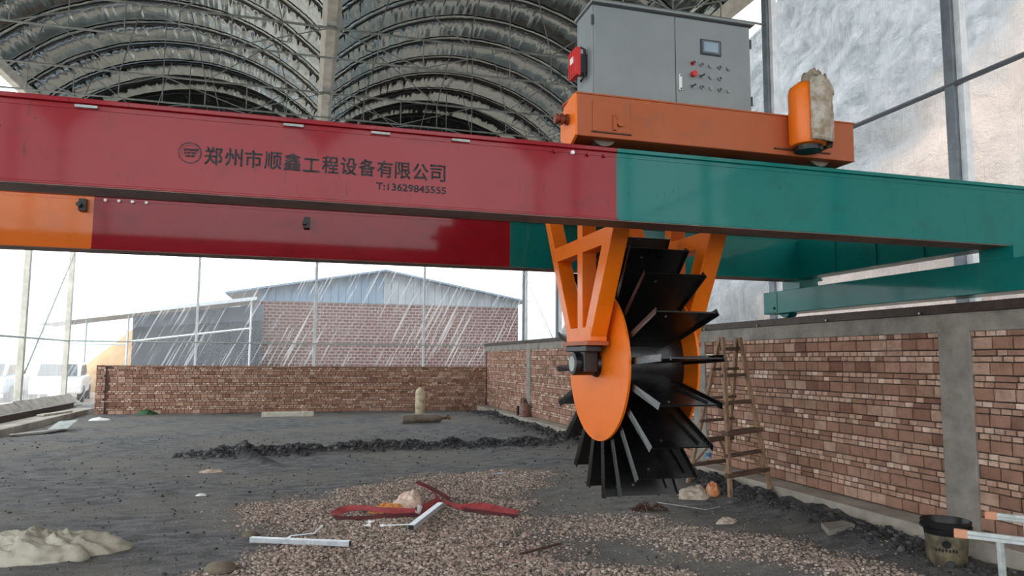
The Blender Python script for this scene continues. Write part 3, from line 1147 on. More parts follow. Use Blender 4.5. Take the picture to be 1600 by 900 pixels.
# drive motor at the right end
dm = MB().lathe([(0.05, 0.0), (0.125, 0.02), (0.135, 0.05), (0.135, 0.42), (0.125, 0.46), (0.07, 0.5), (0.02, 0.51)], (3.56, 4.48, 3.19), n=20).build(
    'drive_motor', MAT['orange'], tr, smooth=True)
MB().cyl((3.56, 4.48, 3.165), (3.56, 4.48, 3.2), 0.1, n=18).build('motor_foot', MAT['black_grease'], dm)
mb = MB()
mb.box(3.66, 3.76, 4.5, 4.58, 3.215, 3.24)
mb.cyl((3.75, 4.47, 3.21), (3.75, 4.47, 3.28), 0.014, n=8)
mb.build('mount_lug', MAT['rusty'], dm)


def hanger(x0, x1, label):
    """inverted triangular frame in the plane across the girders"""
    vec = (x1 - x0, 0, 0)
    vec_in, vec_in2 = (x1 - x0 - 0.012, 0, 0), (x1 - x0 - 0.006, 0, 0)
    P = lambda pts, dx=0.0: [(x0 + dx, a, b) for a, b in pts]
    fr_ = MB().prism(P([(5.845, 1.77), (6.435, 1.77), (6.435, 1.895), (5.845, 1.895)], -0.003), (x1 - x0 + 0.008, 0, 0)).build('hanger_frame', MAT['orange'], tr, bevel=0.006)
    fr_['label'] = label
    MB().prism(P([(5.07, 3.17), (5.85, 1.80), (5.99, 1.86), (5.26, 3.17)], 0.002), vec).build('leg', MAT['orange'], fr_, bevel=0.006)
    MB().prism(P([(7.17, 3.17), (6.43, 1.80), (6.32, 1.86), (7.05, 3.17)], 0.002), vec).build('leg', MAT['orange'], fr_, bevel=0.006)
    MB().prism(P([(6.05, 1.88), (6.17, 1.88), (6.17, 3.17), (6.05, 3.17)], 0.006), vec_in).build('centre_post', MAT['orange'], fr_, bevel=0.005)
    MB().prism(P([(5.47, 2.57), (6.78, 2.57), (6.86, 2.71), (5.38, 2.71)], 0.003), vec_in2).build('cross_bar', MAT['orange'], fr_, bevel=0.005)
    MB().box(x0 - 0.03, x1 + 0.02, 5.84, 6.46, 1.735, 1.772).build('foot_plate', MAT['orange_dusty'], fr_, bevel=0.004)
    bb = MB()
    bb.box(x0 + 0.01, x1 - 0.01, 6.02, 6.33, 1.5, 1.735)
    bb.box(x0 - 0.01, x1 + 0.0, 5.93, 6.42, 1.68, 1.735)
    bb.cyl((x0 - 0.045, 6.17, 1.575), (x1 + 0.0, 6.17, 1.575), 0.105, n=22)
    bb.build('bearing_housing', MAT['black_pl'], fr_, bevel=0.008)
    MB().cyl((x0 - 0.05, 6.17, 1.575), (x0 - 0.044, 6.17, 1.575), 0.07, n=20).build('shaft_cap', MAT['galv'], fr_)
    return fr_


h1 = hanger(2.36, 2.51, 'orange triangular hanger frame left of the wheel')
h2 = hanger(3.25, 3.41, 'orange triangular hanger frame right of the wheel')

# ------------------------------------------------------------------ turning wheel
WYC, WZC = 6.18, 1.57
tw = thing('turning_wheel', (2.9, WYC, WZC - 1.16), 'black bladed compost turning wheel with orange side discs', 'wheel')
for (x, s) in ((2.555, 1), (3.215, -1)):
    d = MB().cyl((x, WYC, WZC), (x + 0.022 * s, WYC, WZC), 0.685, n=96).build('side_disc', MAT['orange'], tw, smooth=True)
    MB().lathe([(0.12, 0.0), (0.11, 0.03), (0.08, 0.045)], (x, WYC, WZC), (-s, 0, 0), n=24).build('hub', MAT['black_grease'], d, smooth=True)
MB().cyl((2.34, WYC, WZC), (3.43, WYC, WZC), 0.055, n=20).build('shaft', MAT['steel'], tw, smooth=True)
MB().cyl((2.578, WYC, WZC), (3.192, WYC, WZC), 0.45, n=64).build('drum', MAT['black_paint'], tw, smooth=True)


def blade_point(a, r, x, t=0.0):
    e = Vector((0, -math.cos(a), math.sin(a)))
    tt = Vector((0, math.sin(a), math.cos(a)))
    return Vector((x, WYC, WZC)) + e * r + tt * t


NBL = 20
for k in range(NBL):
    a = R(2.8 + 18 * k)
    r0, r1 = 0.44, 1.175
    xa0, xa1, xb0, xb1 = 2.60, 2.60, 3.02, 3.125
    mb = MB()
    th = 0.006
    mb.box8([blade_point(a, r0, xa0, -th), blade_point(a, r0, xb0, -th), blade_point(a, r1, xb1, -th), blade_point(a, r1, xa1, -th),
             blade_point(a, r0, xa0, th), blade_point(a, r0, xb0, th), blade_point(a, r1, xb1, th), blade_point(a, r1, xa1, th)])
    bl = mb.build('blade', MAT['black_paint'], tw)
    for (i0, i1, sgn) in ((xa0, xa1, -1), (xb0, xb1, 1)):
        fl_ = MB()
        w0, w1 = 0.03, 0.028
        q = 0.004
        ou = 0.012 * sgn
        r0 = 0.66
        i0 = i0 + (i1 - i0) * 0.3
        fl_.box8([blade_point(a, r0, i0 - q + ou * .4, -w0), blade_point(a, r0, i0 + q + ou * .4, -w0), blade_point(a, r1 + .01, i1 + q + ou, -w1), blade_point(a, r1 + .01, i1 - q + ou, -w1),
                  blade_point(a, r0, i0 - q, w0), blade_point(a, r0, i0 + q, w0), blade_point(a, r1 + .01, i1 + q, w1), blade_point(a, r1 + .01, i1 - q, w1)])
        fl_.build('end_flange', MAT['black_paint'], bl)
    rb = MB()
    xm = 2.95
    rb.bar(blade_point(a, 0.75, xm, 0.012), blade_point(a, 1.13, xm + 0.08, 0.008), 0.01, 0.035, (0, math.sin(a), math.cos(a)))
    rb.build('rib', MAT['black_paint'], bl)
    MB().cyl(blade_point(a, 1.09, 2.72, -0.012), blade_point(a, 1.09, 2.72, 0.012), 0.011, n=8).build('bolt', MAT['steel'], bl)

# ------------------------------------------------------------------ control cabinet
CY0, CY1, CX0, CX1, CZ0, CZ1 = 4.72, 5.04, 1.935, 3.255, 3.466, 4.205
cc = thing('control_cabinet', ((CX0 + CX1) / 2, 4.88, CZ0), 'grey steel control cabinet with two doors standing on the trolley', 'cabinet')
MB().box(CX0, CX1, CY0 + 0.018, CY1, CZ0, CZ1).build('body', MAT['cab'], cc, bevel=0.005)
MB().box(CX0 - 0.018, CX1 + 0.022, CY0 - 0.03, CY1 + 0.02, CZ1, CZ1 + 0.02).build('roof', MAT['cab'], cc, bevel=0.005)
xm = 2.60
MB().box(CX0 + 0.012, xm - 0.003, CY0, CY0 + 0.02, CZ0 + 0.01, CZ1 - 0.012).build('door', MAT['cab'], cc, bevel=0.003)
dr = MB().box(xm + 0.003, CX1 - 0.012, CY0, CY0 + 0.02, CZ0 + 0.01, CZ1 - 0.012).build('door', MAT['cab'], cc, bevel=0.003)
MB().box(xm - 0.004, xm + 0.004, CY0 + 0.012, CY0 + 0.02, CZ0 + 0.01, CZ1 - 0.012).build('door_gap_shade', MAT['cab_dark'], cc)  # dark strip painted in for the shade between the doors
for (x, z) in ((CX0 - 0.002, CZ1 - 0.12), (CX1 + 0.002, CZ1 - 0.14), (CX1 + 0.002, CZ0 + 0.14)):
    MB().cyl((x, CY0 + 0.012, z - 0.035), (x, CY0 + 0.012, z + 0.035), 0.009, n=8).build('hinge', MAT['cab_dark'], cc)
sx0, sx1, sz0, sz1 = 2.81, 2.985, 3.925, 4.045
fr_ = MB().box(sx0, sx1, CY0 - 0.012, CY0, sz0, sz1).build('screen_frame', MAT['screen_frame'], dr, bevel=0.003)
MB().box(sx0 + 0.012, sx1 - 0.012, CY0 - 0.014, CY0 - 0.01, sz0 + 0.012, sz1 - 0.012).build('screen_bezel', MAT['screen_bezel'], dr)
MB().box(sx0 + 0.026, sx1 - 0.03, CY0 - 0.016, CY0 - 0.012, sz0 + 0.022, sz1 - 0.022).build('screen_glass', MAT['screen'], dr)
hd = MB()
hd.box(2.622, 2.648, CY0 - 0.014, CY0, 3.62, 3.745)
hd.build('lock_handle', MAT['white_pl'], dr, bevel=0.006)
for z in (3.632, 3.732):
    MB().cyl((2.635, CY0 - 0.018, z), (2.635, CY0 - 0.012, z), 0.007, n=8).build('lock_screw', MAT['cab_dark'], dr)
rows = [(3.845, 5), (3.757, 4), (3.668, 5)]
for ri, (z, n) in enumerate(rows):
    for i in range(n):
        x = 2.742 + i * 0.0765
        zz = z - 0.002 * i
        rd = (i == 0 and ri < 2)
        b = MB().cyl((x, CY0 - 0.012, zz), (x, CY0, zz), 0.0175, n=16).build('push_button', MAT['steel'] if not rd else MAT['red_pl'], dr, smooth=True)
        if (ri, i) == (1, 0):
            b2 = MB().cyl((x, CY0 - 0.035, zz), (x, CY0 - 0.008, zz), 0.022, n=16).build('stop_knob', MAT['red_pl'], dr, smooth=True)
        elif (ri, i) in ((1, 1), (2, 0), (0, 0)):
            MB().bar((x - 0.014, CY0 - 0.018, zz - 0.008), (x + 0.014, CY0 - 0.018, zz + 0.008), 0.012, 0.014).build('selector_knob', MAT['black_pl'], dr)
        else:
            MB().cyl((x, CY0 - 0.014, zz), (x, CY0 - 0.01, zz), 0.011, n=14).build('button_lens', MAT['cab_dark'] if i % 2 else MAT['cab'], dr)
# red isolator box on the left side
bx = MB().box(CX0 - 0.1, CX0 - 0.06, CY0 + 0.09, CY0 + 0.24, 3.69, 3.90).build('alarm_box', MAT['red_pl'], cc, bevel=0.004)
for k in range(4):
    MB().box(CX0 - 0.106, CX0 - 0.1, CY0 + 0.10 + k * 0.035, CY0 + 0.122 + k * 0.035, 3.70, 3.89).build('fin', MAT['red_pl'], bx)
MB().box(CX0 - 0.108, CX0 - 0.1, CY0 + 0.13, CY0 + 0.19, 3.79, 3.84).build('sticker', MAT['white_pl'], bx)
mb = MB()
mb.tube([(CX0 - 0.06, CY0 + 0.15, 3.90), (CX0 - 0.045, CY0 + 0.13, 3.915), (CX0 - 0.02, CY0 + 0.12, 3.90), (CX0 - 0.015, CY0 + 0.12, 3.70), (CX0 - 0.05, CY0 + 0.12, 3.65)], 0.01)
mb.box(CX0 - 0.06, CX0, CY0 + 0.11, CY0 + 0.2, 3.72, 3.86)
mb.build('bracket', MAT['black_pl'], bx)


# ------------------------------------------------------------------ crumpled soft things
def crumple(c, rx, ry, h, seed, n=40, m=16, rough=1.0):
    """closed crumpled heap: irregular outline, sharp folds"""
    mb = MB()
    vs_, fs_ = [], []
    sd = seed * 1.37

    def rg(x, y, f, k):
        return 1 - 2.2 * abs(noise.noise(Vector((x * f + sd, y * f - sd, k))))

    for j in range(m + 1):
        t = j / m
        for i in range(n):
            a = 2 * math.pi * i / n
            ed = 1 + 0.34 * noise.noise(Vector((math.cos(a) * 1.4, math.sin(a) * 1.4, seed))) + 0.16 * noise.noise(Vector((math.cos(a) * 4.5, math.sin(a) * 4.5, seed + 3)))
            u, v = math.cos(a) * t, math.sin(a) * t
            x, y = u * rx * ed, v * ry * ed
            k = 0.36 + 0.34 * rg(u, v, 1.3, 1.0) + rough * (0.22 * rg(u, v, 2.9, 4.0) + 0.13 * rg(u, v, 6.5, 7.0))
            z = h * max(0.02, (1 - t ** 3) * k + 0.05 * (1 + rg(u, v, 5.0, 9.0)))
            x += 0.08 * rx * noise.noise(Vector((u * 4, v * 4, sd + 11)))
            y += 0.08 * ry * noise.noise(Vector((u * 4, v * 4, sd + 17)))
            vs_.append((c[0] + x, c[1] + y, c[2] + z))
    for j in range(m):
        for i in range(n):
            k = (i + 1) % n
            fs_.append((j * n + i, j * n + k, (j + 1) * n + k, (j + 1) * n + i))
    base = len(vs_)
    for i in range(n):
        x, y, z = vs_[m * n + i]
        vs_.append((x, y, c[2] - 0.02))
    for i in range(n):
        k = (i + 1) % n
        fs_.append((m * n + i, m * n + k, base + k, base + i))
    fs_.append(tuple(base + i for i in range(n)))
    return mb.add(vs_, fs_)


# plastic bag wrapped over the motor
mb = MB()
nn, mm = 26, 16
vs_, fs_ = [], []
for j in range(mm + 1):
    t = j / mm
    z = 3.21 + 0.54 * t
    rr = 0.15 * (1 - 0.2 * max(0, t - 0.75) / 0.25 - 0.75 * max(0, t - 0.9) / 0.1)
    for i in range(nn):
        a = R(-48) + R(165) * i / (nn - 1)
        q = noise.noise(Vector((math.cos(a) * 3, math.sin(a) * 3, z * 9))) * 0.02 + noise.noise(Vector((math.cos(a) * 9, math.sin(a) * 9, z * 22))) * 0.012
        r_ = rr + q + 0.012
        vs_.append((3.57 + r_ * math.cos(a - R(75)), 4.48 + r_ * math.sin(a - R(75)), z + q * 0.8))
for j in range(mm):
    for i in range(nn - 1):
        fs_.append((j * nn + i, j * nn + i + 1, (j + 1) * nn + i + 1, (j + 1) * nn + i))
mb.add(vs_, fs_)
wrap = tag(mb.build('plastic_wrap', MAT['bag_dirty'], smooth='all'), 'dirty clear plastic wrapped over the orange motor on the trolley', 'plastic wrap')
so = wrap.modifiers.new('thickness', 'SOLIDIFY')
so.thickness = 0.004
crumple((3.60, 4.45, 3.60), 0.12, 0.11, 0.19, 4.2).build('wrap_top', MAT['bag_dirty'], wrap, smooth='all')

# ------------------------------------------------------------------ things on the ground
G = lambda x, y, dz=0.0: (x, y, gz(x, y) + dz)

# gas cylinders
def gas_cylinder(base, axis, L, r, mat, label, name):
    t = thing(name, base, label, 'gas cylinder')
    ax = Vector(axis).normalized()
    MB().lathe([(r * 0.85, 0.0), (r, 0.03), (r, L * 0.78), (r * 0.93, L * 0.85), (r * 0.7, L * 0.92), (r * 0.34, L * 0.96), (r * 0.3, L)], base, axis, n=24).build('body', mat, t, smooth=True)
    nb = Vector(base) + ax * L
    MB().cyl(nb, nb + ax * 0.05, r * 0.28, n=12).build('neck_ring', MAT['rusty'], t)
    side = ax.cross(Vector((0, 1, 0.3))).normalized()
    vv = MB()
    vv.cyl(nb + ax * 0.05, nb + ax * 0.14, 0.025, n=10)
    vv.cyl(nb + ax * 0.09, nb + ax * 0.09 + side * 0.09, 0.018, n=8)
    vv.cyl(nb + ax * 0.14, nb + ax * 0.17, 0.045, n=10)
    vv.build('valve', MAT['brass'], t)
    return t


gas_cylinder(G(3.2, 20.9), (0, 0, 1), 0.82, 0.14, MAT['cyl_pale'], 'pale peeling gas cylinder standing upright', 'gas_cylinder')
b0 = Vector((2.42, 18.75, gz(2.4, 18.7) + 0.115))
gas_cylinder(b0, (1.0, 0.12, 0.0), 1.12, 0.115, MAT['cyl_grey'], 'grey brown gas cylinder lying on its side', 'gas_cylinder')
tag(MB().box(-1.1, 0.28, 21.15, 21.35, 0.0, 0.14).build('foam_beam', MAT['foam'], bevel=0.015), 'off white foam beam lying before the back wall', 'foam block')
# pump by the right wall
pm = thing('water_pump', (5.52, 18.25, 0.15), 'small pinkish pump standing on the right wall footing', 'pump')
MB().lathe([(0.15, 0), (0.16, 0.03), (0.13, 0.06), (0.13, 0.3), (0.1, 0.34), (0.05, 0.36)], (5.52, 18.25, 0.15), n=18).build('body', MAT['pump'], pm, smooth=True)
MB().cyl((5.52, 18.25, 0.5), (5.52, 18.25, 0.58), 0.035, n=10).build('outlet', MAT['rusty'], pm)
MB().tube([(5.42, 18.25, 0.49), (5.44, 18.25, 0.62), (5.56, 18.25, 0.6), (5.6, 18.25, 0.49)], 0.018).build('handle', MAT['rusty'], pm)
bxx = MB().box(5.45, 5.58, 18.62, 18.75, 0.15, 0.40)
tag(bxx.build('black_box', MAT['black_pl'], bevel=0.01), 'small black box beside the pump on the wall footing', 'box')

# small scraps at the back
tag(crumple(G(-4.25, 22.75), 0.26, 0.12, 0.14, 2.0).build('green_bag', MAT['green_pl'], smooth='all'), 'crushed green plastic bag at the foot of the back wall', 'bag')
tag(crumple(G(-5.0, 20.9), 0.26, 0.16, 0.08, 5.0).build('white_scrap', MAT['white_pl'], smooth='all'), 'white plastic scrap near the left end of the back wall', 'scrap')
tag(crumple(G(-1.2, 11.2), 0.17, 0.07, 0.045, 6.0).build('pale_rag', MAT['rag'], smooth='all'), 'pale twisted rag left of the gravel patch', 'rag')
tag(crumple(G(-1.12, 9.35), 0.06, 0.04, 0.03, 7.0).build('paper_scrap', MAT['white_pl'], smooth='all'), 'tiny white paper scrap on the dark floor left of gravel', 'scrap')
gp = MB()
gp.prism([G(-5.62, 16.9, 0.03), G(-4.95, 18.15, 0.03), G(-5.1, 18.5, 0.03), G(-5.75, 17.2, 0.03)], (0, 0, 0.012))
tag(gp.build('sheet_offcut', MAT['concrete']), 'thin grey sheet offcut by the left kerb', 'sheet')
gp = MB()
gp.prism([(-5.28, 17.9, 0.04), (-4.92, 18.0, 0.05), (-4.85, 18.5, 0.2), (-5.2, 18.4, 0.18)], (0, 0, 0.01))
tag(gp.build('film_scrap', MAT['galv']), 'pale bent plastic scrap on the grey sheet by the kerb', 'scrap')

# woven sack bottom left
tag(crumple(G(-2.05, 6.85), 0.60, 0.34, 0.17, 11.0, n=90, m=34, rough=1.7).build('woven_sack', MAT['sack'], smooth='all'), 'crumpled white woven sack on the floor at lower left', 'sack')
# stone at the bottom edge
st = MB().lathe([(0.02, 0), (0.1, 0.01), (0.12, 0.04), (0.09, 0.075), (0.03, 0.085)], G(-0.55, 5.92, -0.01), n=9)
tag(st.build('stone', MAT['stone'], smooth='all'), 'rounded brown stone at the bottom edge of the gravel', 'stone')
st = MB().lathe([(0.02, 0), (0.07, 0.01), (0.08, 0.03), (0.05, 0.06), (0.02, 0.065)], G(-0.42, 7.1, -0.01), n=8)
tag(st.build('stone', MAT['stone'], smooth='all'), 'small brown stone behind the left steel tube', 'stone')
sl = MB().prism([G(4.62, 5.72, 0), G(4.98, 5.8, 0), G(5.0, 5.98, 0), G(4.72, 5.95, 0)], (0, 0, 0.05))
tag(sl.build('concrete_chip', MAT['concrete'], bevel=0.01), 'flat grey concrete chip on the dark soil near the bucket', 'stone')


# steel tubes
def hollow_tube(p0, p1, w, h, label, name='steel_tube'):
    t = thing(name, Vector(p0), label, 'tube')
    d = (Vector(p1) - Vector(p0)).normalized()
    MB().bar(p0, p1, w, h).build('tube_wall', MAT['bright_steel'], t, bevel=0.004)
    for (p, s) in ((Vector(p0), -1), (Vector(p1), 1)):
        MB().bar(p + d * s * 0.0005, p + d * s * 0.002, w - 0.008, h - 0.008).build('tube_end_shade', MAT['black_pl'], t)  # black plate painted in for the shade inside the tube
    return t


hollow_tube(G(-0.40, 6.80, 0.04), G(0.41, 6.36, 0.04), 0.045, 0.045, 'thin galvanised square tube lying at the left edge of gravel')
hollow_tube(G(0.975, 6.75, 0.045), G(1.42, 7.72, 0.05), 0.062, 0.05, 'short white steel tube lying across the red strap')
bb_ = MB().ribbon([G(-0.09, 6.82, 0.03), G(-0.07, 6.9, 0.035), G(0.13, 6.9, 0.035), G(0.19, 7.02, 0.06), G(0.2, 7.06, 0.06)], 0.025, 0.005)
tag(bb_.build('bent_flat_bar', MAT['bright_steel']), 'thin bent flat bar behind the left square tube', 'bar')
# spanners
def spanner(c, ang, L, label):
    t = thing('spanner', c, label, 'spanner')
    d = Vector((math.cos(ang), math.sin(ang), 0))
    n_ = Vector((-d.y, d.x, 0))
    c = Vector(c)
    MB().bar(c - d * L / 2, c + d * L / 2, 0.02, 0.008).build('shank', MAT['white_pl'], t)
    for s in (-1, 1):
        e = c + d * s * L / 2
        pts = [(-.012, -.014), (.006, -.034), (.036, -.03), (.02, -.012), (.02, .012), (.036, .03), (.006, .034), (-.012, .014)]
        MB().prism([e + d * s * a + n_ * b - Vector((0, 0, .005)) for a, b in pts], (0, 0, 0.011)).build('jaw', MAT['white_pl'], t)
    return t


spanner(G(0.635, 7.13, 0.03), R(75), 0.15, 'short white open ended spanner before the red strap')
spanner(G(0.88, 6.98, 0.03), R(-4), 0.25, 'long thin white spanner beside the short white tube')
rbm = MB().tube([G(1.70, 5.73, 0.03), G(1.95, 5.9, 0.035), G(2.166, 6.07, 0.03)], 0.011)
tag(rbm.build('rusty_bar', MAT['rusty']), 'rusty steel bar lying at the right of the gravel', 'bar')
wr = MB().tube([G(3.85, 7.6, .02), G(4.05, 7.3, .03), G(4.25, 7.2, .02), G(4.45, 7.25, .02)], 0.004)
tag(wr.build('thin_wire', MAT['alu']), 'thin pale wire on the soil below the wheel', 'wire')
ms = MB()
for i in range(30):
    a = rnd.uniform(0, 6.28)
    ms.tube([G(3.6, 7.25, 0.01), G(3.6 + 0.1 * math.cos(a), 7.25 + 0.1 * math.sin(a), rnd.uniform(0.02, 0.09)), G(3.6 + 0.2 * math.cos(a + .4), 7.25 + 0.18 * math.sin(a + .4), 0.01)], 0.007, 4)
tag(ms.build('root_tuft', MAT['rusty']), 'brown tuft of roots on the floor under the wheel', 'roots')

# red strap: left fold, knot, standing loop, right tail
sp = thing('lifting_strap', G(1.2, 7.5), 'red webbing lifting strap lying folded on the gravel', 'strap')
def path(pts, n=6):
    out = []
    pts = [Vector(p) for p in pts]
    for k in range(len(pts) - 1):
        p0 = pts[max(k - 1, 0)]; p1 = pts[k]; p2 = pts[k + 1]; p3 = pts[min(k + 2, len(pts) - 1)]
        for i in range(n):
            t = i / n
            out.append(0.5 * ((2 * p1) + (p2 - p0) * t + (2 * p0 - 5 * p1 + 4 * p2 - p3) * t * t + (3 * p1 - p0 - 3 * p2 + p3) * t ** 3))
    out.append(pts[-1])
    return out
tiltref = (0.1, -0.55, 0.85)
MB().ribbon(path([G(1.14, 7.42, 0.05), G(0.85, 7.52, 0.06), G(0.62, 7.72, 0.07), G(0.45, 7.78, 0.06), G(0.36, 7.68, 0.05), G(0.34, 7.58, 0.035)]), 0.10, 0.005, (0.1, -0.4, 0.9)).build('left_fold', MAT['strap'], sp)
MB().ribbon(path([G(0.34, 7.6, 0.035), G(0.38, 7.5, 0.03), G(0.6, 7.42, 0.03), G(0.85, 7.36, 0.035), G(1.14, 7.36, 0.04)]), 0.045, 0.005, tiltref).build('left_fold', MAT['strap_dark'], sp)
MB().ribbon(path([G(1.12, 7.36, 0.06), G(1.28, 7.55, 0.07), G(1.42, 7.85, 0.08), G(1.40, 8.15, 0.12), G(1.27, 8.4, 0.16)]), 0.10, 0.005, (0.6, -0.5, 0.6)).build('standing_loop', MAT['strap'], sp)
MB().ribbon(path([G(1.28, 8.5, 0.17), G(1.42, 8.25, 0.13), G(1.55, 7.9, 0.07)]), 0.05, 0.006, (-0.3, -0.2, 0.9)).build('dark_edge', MAT['strap_dark'], sp)
MB().ribbon(path([G(1.47, 7.9, 0.06), G(1.62, 7.66, 0.04), G(1.82, 7.56, 0.06), G(1.97, 7.42, 0.045), G(2.12, 7.26, 0.03)]), [0.06] * 6 + [0.1] * 6 + [0.13] * 6 + [0.12] * 7, 0.005, tiltref).build('right_tail', MAT['strap'], sp)
MB().ribbon(path([G(1.62, 7.55, 0.03), G(1.86, 7.36, 0.03), G(2.1, 7.16, 0.025)]), 0.05, 0.005, tiltref).build('right_tail', MAT['strap_dark'], sp)
MB().cyl(G(1.13, 7.38, 0.04), G(1.16, 7.4, 0.11), 0.03, n=8).build('shackle', MAT['steel'], sp)
tag(crumple(G(1.13, 8.0), 0.19, 0.16, 0.17, 13.0, n=36, m=14).build('plastic_bag', MAT['bag'], smooth='all'), 'crumpled pinkish white plastic bag behind the red strap', 'bag')
tag(crumple(G(0.87, 7.78), 0.18, 0.09, 0.09, 15.0).build('orange_wrapper', MAT['bag_orange'], smooth='all'), 'orange plastic wrapper beside the pinkish bag', 'wrapper')
tag(crumple(G(2.62, 9.9), 0.10, 0.04, 0.02, 16.0).build('blue_scrap', MAT['bottle'], smooth='all'), 'thin pale blue scrap at the back edge of gravel', 'scrap')

# rag under the ladder
rg_ = tag(crumple(G(4.55, 7.95), 0.24, 0.17, 0.16, 21.0, n=36, m=14).build('dirty_rag', MAT['rag'], smooth='all'), 'dirty white rag heap at the ladder foot', 'rag')
crumple((4.74, 7.88, gz(4.74, 7.88)), 0.10, 0.09, 0.15, 23.0).build('orange_patch', MAT['rag_orange'], rg_, smooth='all')
tag(crumple(G(4.1, 6.55), 0.11, 0.08, 0.06, 24.0).build('paper_wad', MAT['rag'], smooth='all'), 'small pale paper wad right of the wheel foot', 'scrap')

# wooden double ladder
ld = thing('step_ladder', (5.07, 8.0, 0.0), 'weathered wooden double step ladder leaning by the right wall', 'ladder')
TL, TR = Vector((4.98, 8.0, 1.87)), Vector((5.22, 8.0, 1.87))
fa, fb_ = Vector((4.78, 7.56, gz(4.78, 7.56))), Vector((5.34, 7.6, gz(5.34, 7.6)))
ra, rb_ = Vector((4.76, 8.5, gz(4.76, 8.5))), Vector((5.32, 8.5, gz(5.32, 8.5)))
for (p, q) in ((TL, fa), (TR, fb_)):
    MB().bar(p + Vector((0, -0.03, 0.03)), q, 0.042, 0.05, (0, 1, 0)).build('front_rail', MAT['wood'], ld, bevel=0.003)
for (p, q) in ((TL, ra), (TR, rb_)):
    MB().bar(p + Vector((0, 0.03, 0.03)), q, 0.04, 0.05, (0, 1, 0)).build('rear_rail', MAT['wood'], ld, bevel=0.003)
for (f_, hh, dd) in ((0.06, 0.045, 0.05), (0.24, 0.04, 0.06), (0.42, 0.045, 0.06), (0.61, 0.05, 0.15), (0.75, 0.04, 0.06), (0.93 - 0.06, 0.05, 0.07)):
    a, b = TL.lerp(fa, f_), TR.lerp(fb_, f_)
    d = (b - a).normalized()
    MB().bar(a - d * 0.035, b + d * 0.035, dd, hh).build('step', MAT['wood_dark'], ld, bevel=0.003)
for (f_, hh, dd) in ((0.2, 0.035, 0.05), (0.4, 0.035, 0.05), (0.56, 0.035, 0.05), (0.7, 0.05, 0.12), (0.87, 0.045, 0.05)):
    a, b = TL.lerp(ra, f_), TR.lerp(rb_, f_)
    d = (b - a).normalized()
    MB().bar(a - d * 0.03, b + d * 0.03, dd, hh).build('step', MAT['wood_dark'], ld, bevel=0.003)
for (t0, t1, f0, f1) in ((TR, fb_, 0.78, 0.88),):
    MB().bar(TL.lerp(fa, .77).lerp(TR.lerp(fb_, .77), .68), TR.lerp(fb_, 0.89), 0.03, 0.025).build('brace', MAT['wood'], ld)
    MB().bar(TL.lerp(ra, .71).lerp(TR.lerp(rb_, .71), .5), TL.lerp(ra, 0.88), 0.03, 0.025).build('brace', MAT['wood'], ld)
    MB().bar(TL.lerp(ra, .71).lerp(TR.lerp(rb_, .71), .7), TR.lerp(rb_, 0.88), 0.03, 0.025).build('brace', MAT['wood'], ld)
# bottle hanging on a string from the rear step
bo = thing('water_bottle', (5.02, 8.42, 0.36), 'clear water bottle with blue label hanging under the wooden ladder', 'bottle')
MB().lathe([(0.03, 0), (0.034, 0.01), (0.034, 0.12), (0.026, 0.15), (0.012, 0.175), (0.012, 0.2)], (5.02, 8.42, 0.36), n=14).build('body', MAT['bottle'], bo, smooth=True)
MB().cyl((5.02, 8.42, 0.39), (5.02, 8.42, 0.44), 0.0352, n=14).build('label_band', MAT['bottle_label'], bo)
MB().tube([(5.02, 8.42, 0.55), (5.02, 8.4, 0.62)], 0.003, 4).build('string', MAT['black_pl'], bo)

# bucket
bk = thing('paint_bucket', G(5.03, 4.84), 'black rimmed bucket with stained yellowish print beside the right wall', 'bucket')
bzz = gz(5.03, 4.84) - 0.005
MB().lathe([(0.135, 0.0), (0.14, 0.01), (0.158, 0.235), (0.15, 0.235), (0.13, 0.02)], (5.03, 4.84, bzz), n=32).build('body', MAT['bucket_body'], bk, smooth=True)
MB().lathe([(0.158, 0.235), (0.164, 0.29), (0.18, 0.295), (0.185, 0.34), (0.178, 0.345), (0.16, 0.30), (0.15, 0.24)], (5.03, 4.84, bzz), n=32).build('rim', MAT['black_pl'], bk, smooth=True)
crumple((5.03, 4.84, bzz + 0.27), 0.12, 0.12, 0.035, 31.0).build('contents', MAT['black_grease'], bk, smooth='all')
dirc = (Vector((0, 0, 0)) - Vector((5.03, 4.84, 0))).normalized()
angc = math.atan2(dirc.y, dirc.x)


def on_bucket(a, z, lift=0.002):
    r_ = 0.14 + (0.158 - 0.14) * (z - 0.01) / 0.225 + lift
    return (5.03 + r_ * math.cos(angc + a), 4.84 + r_ * math.sin(angc + a), bzz + z)


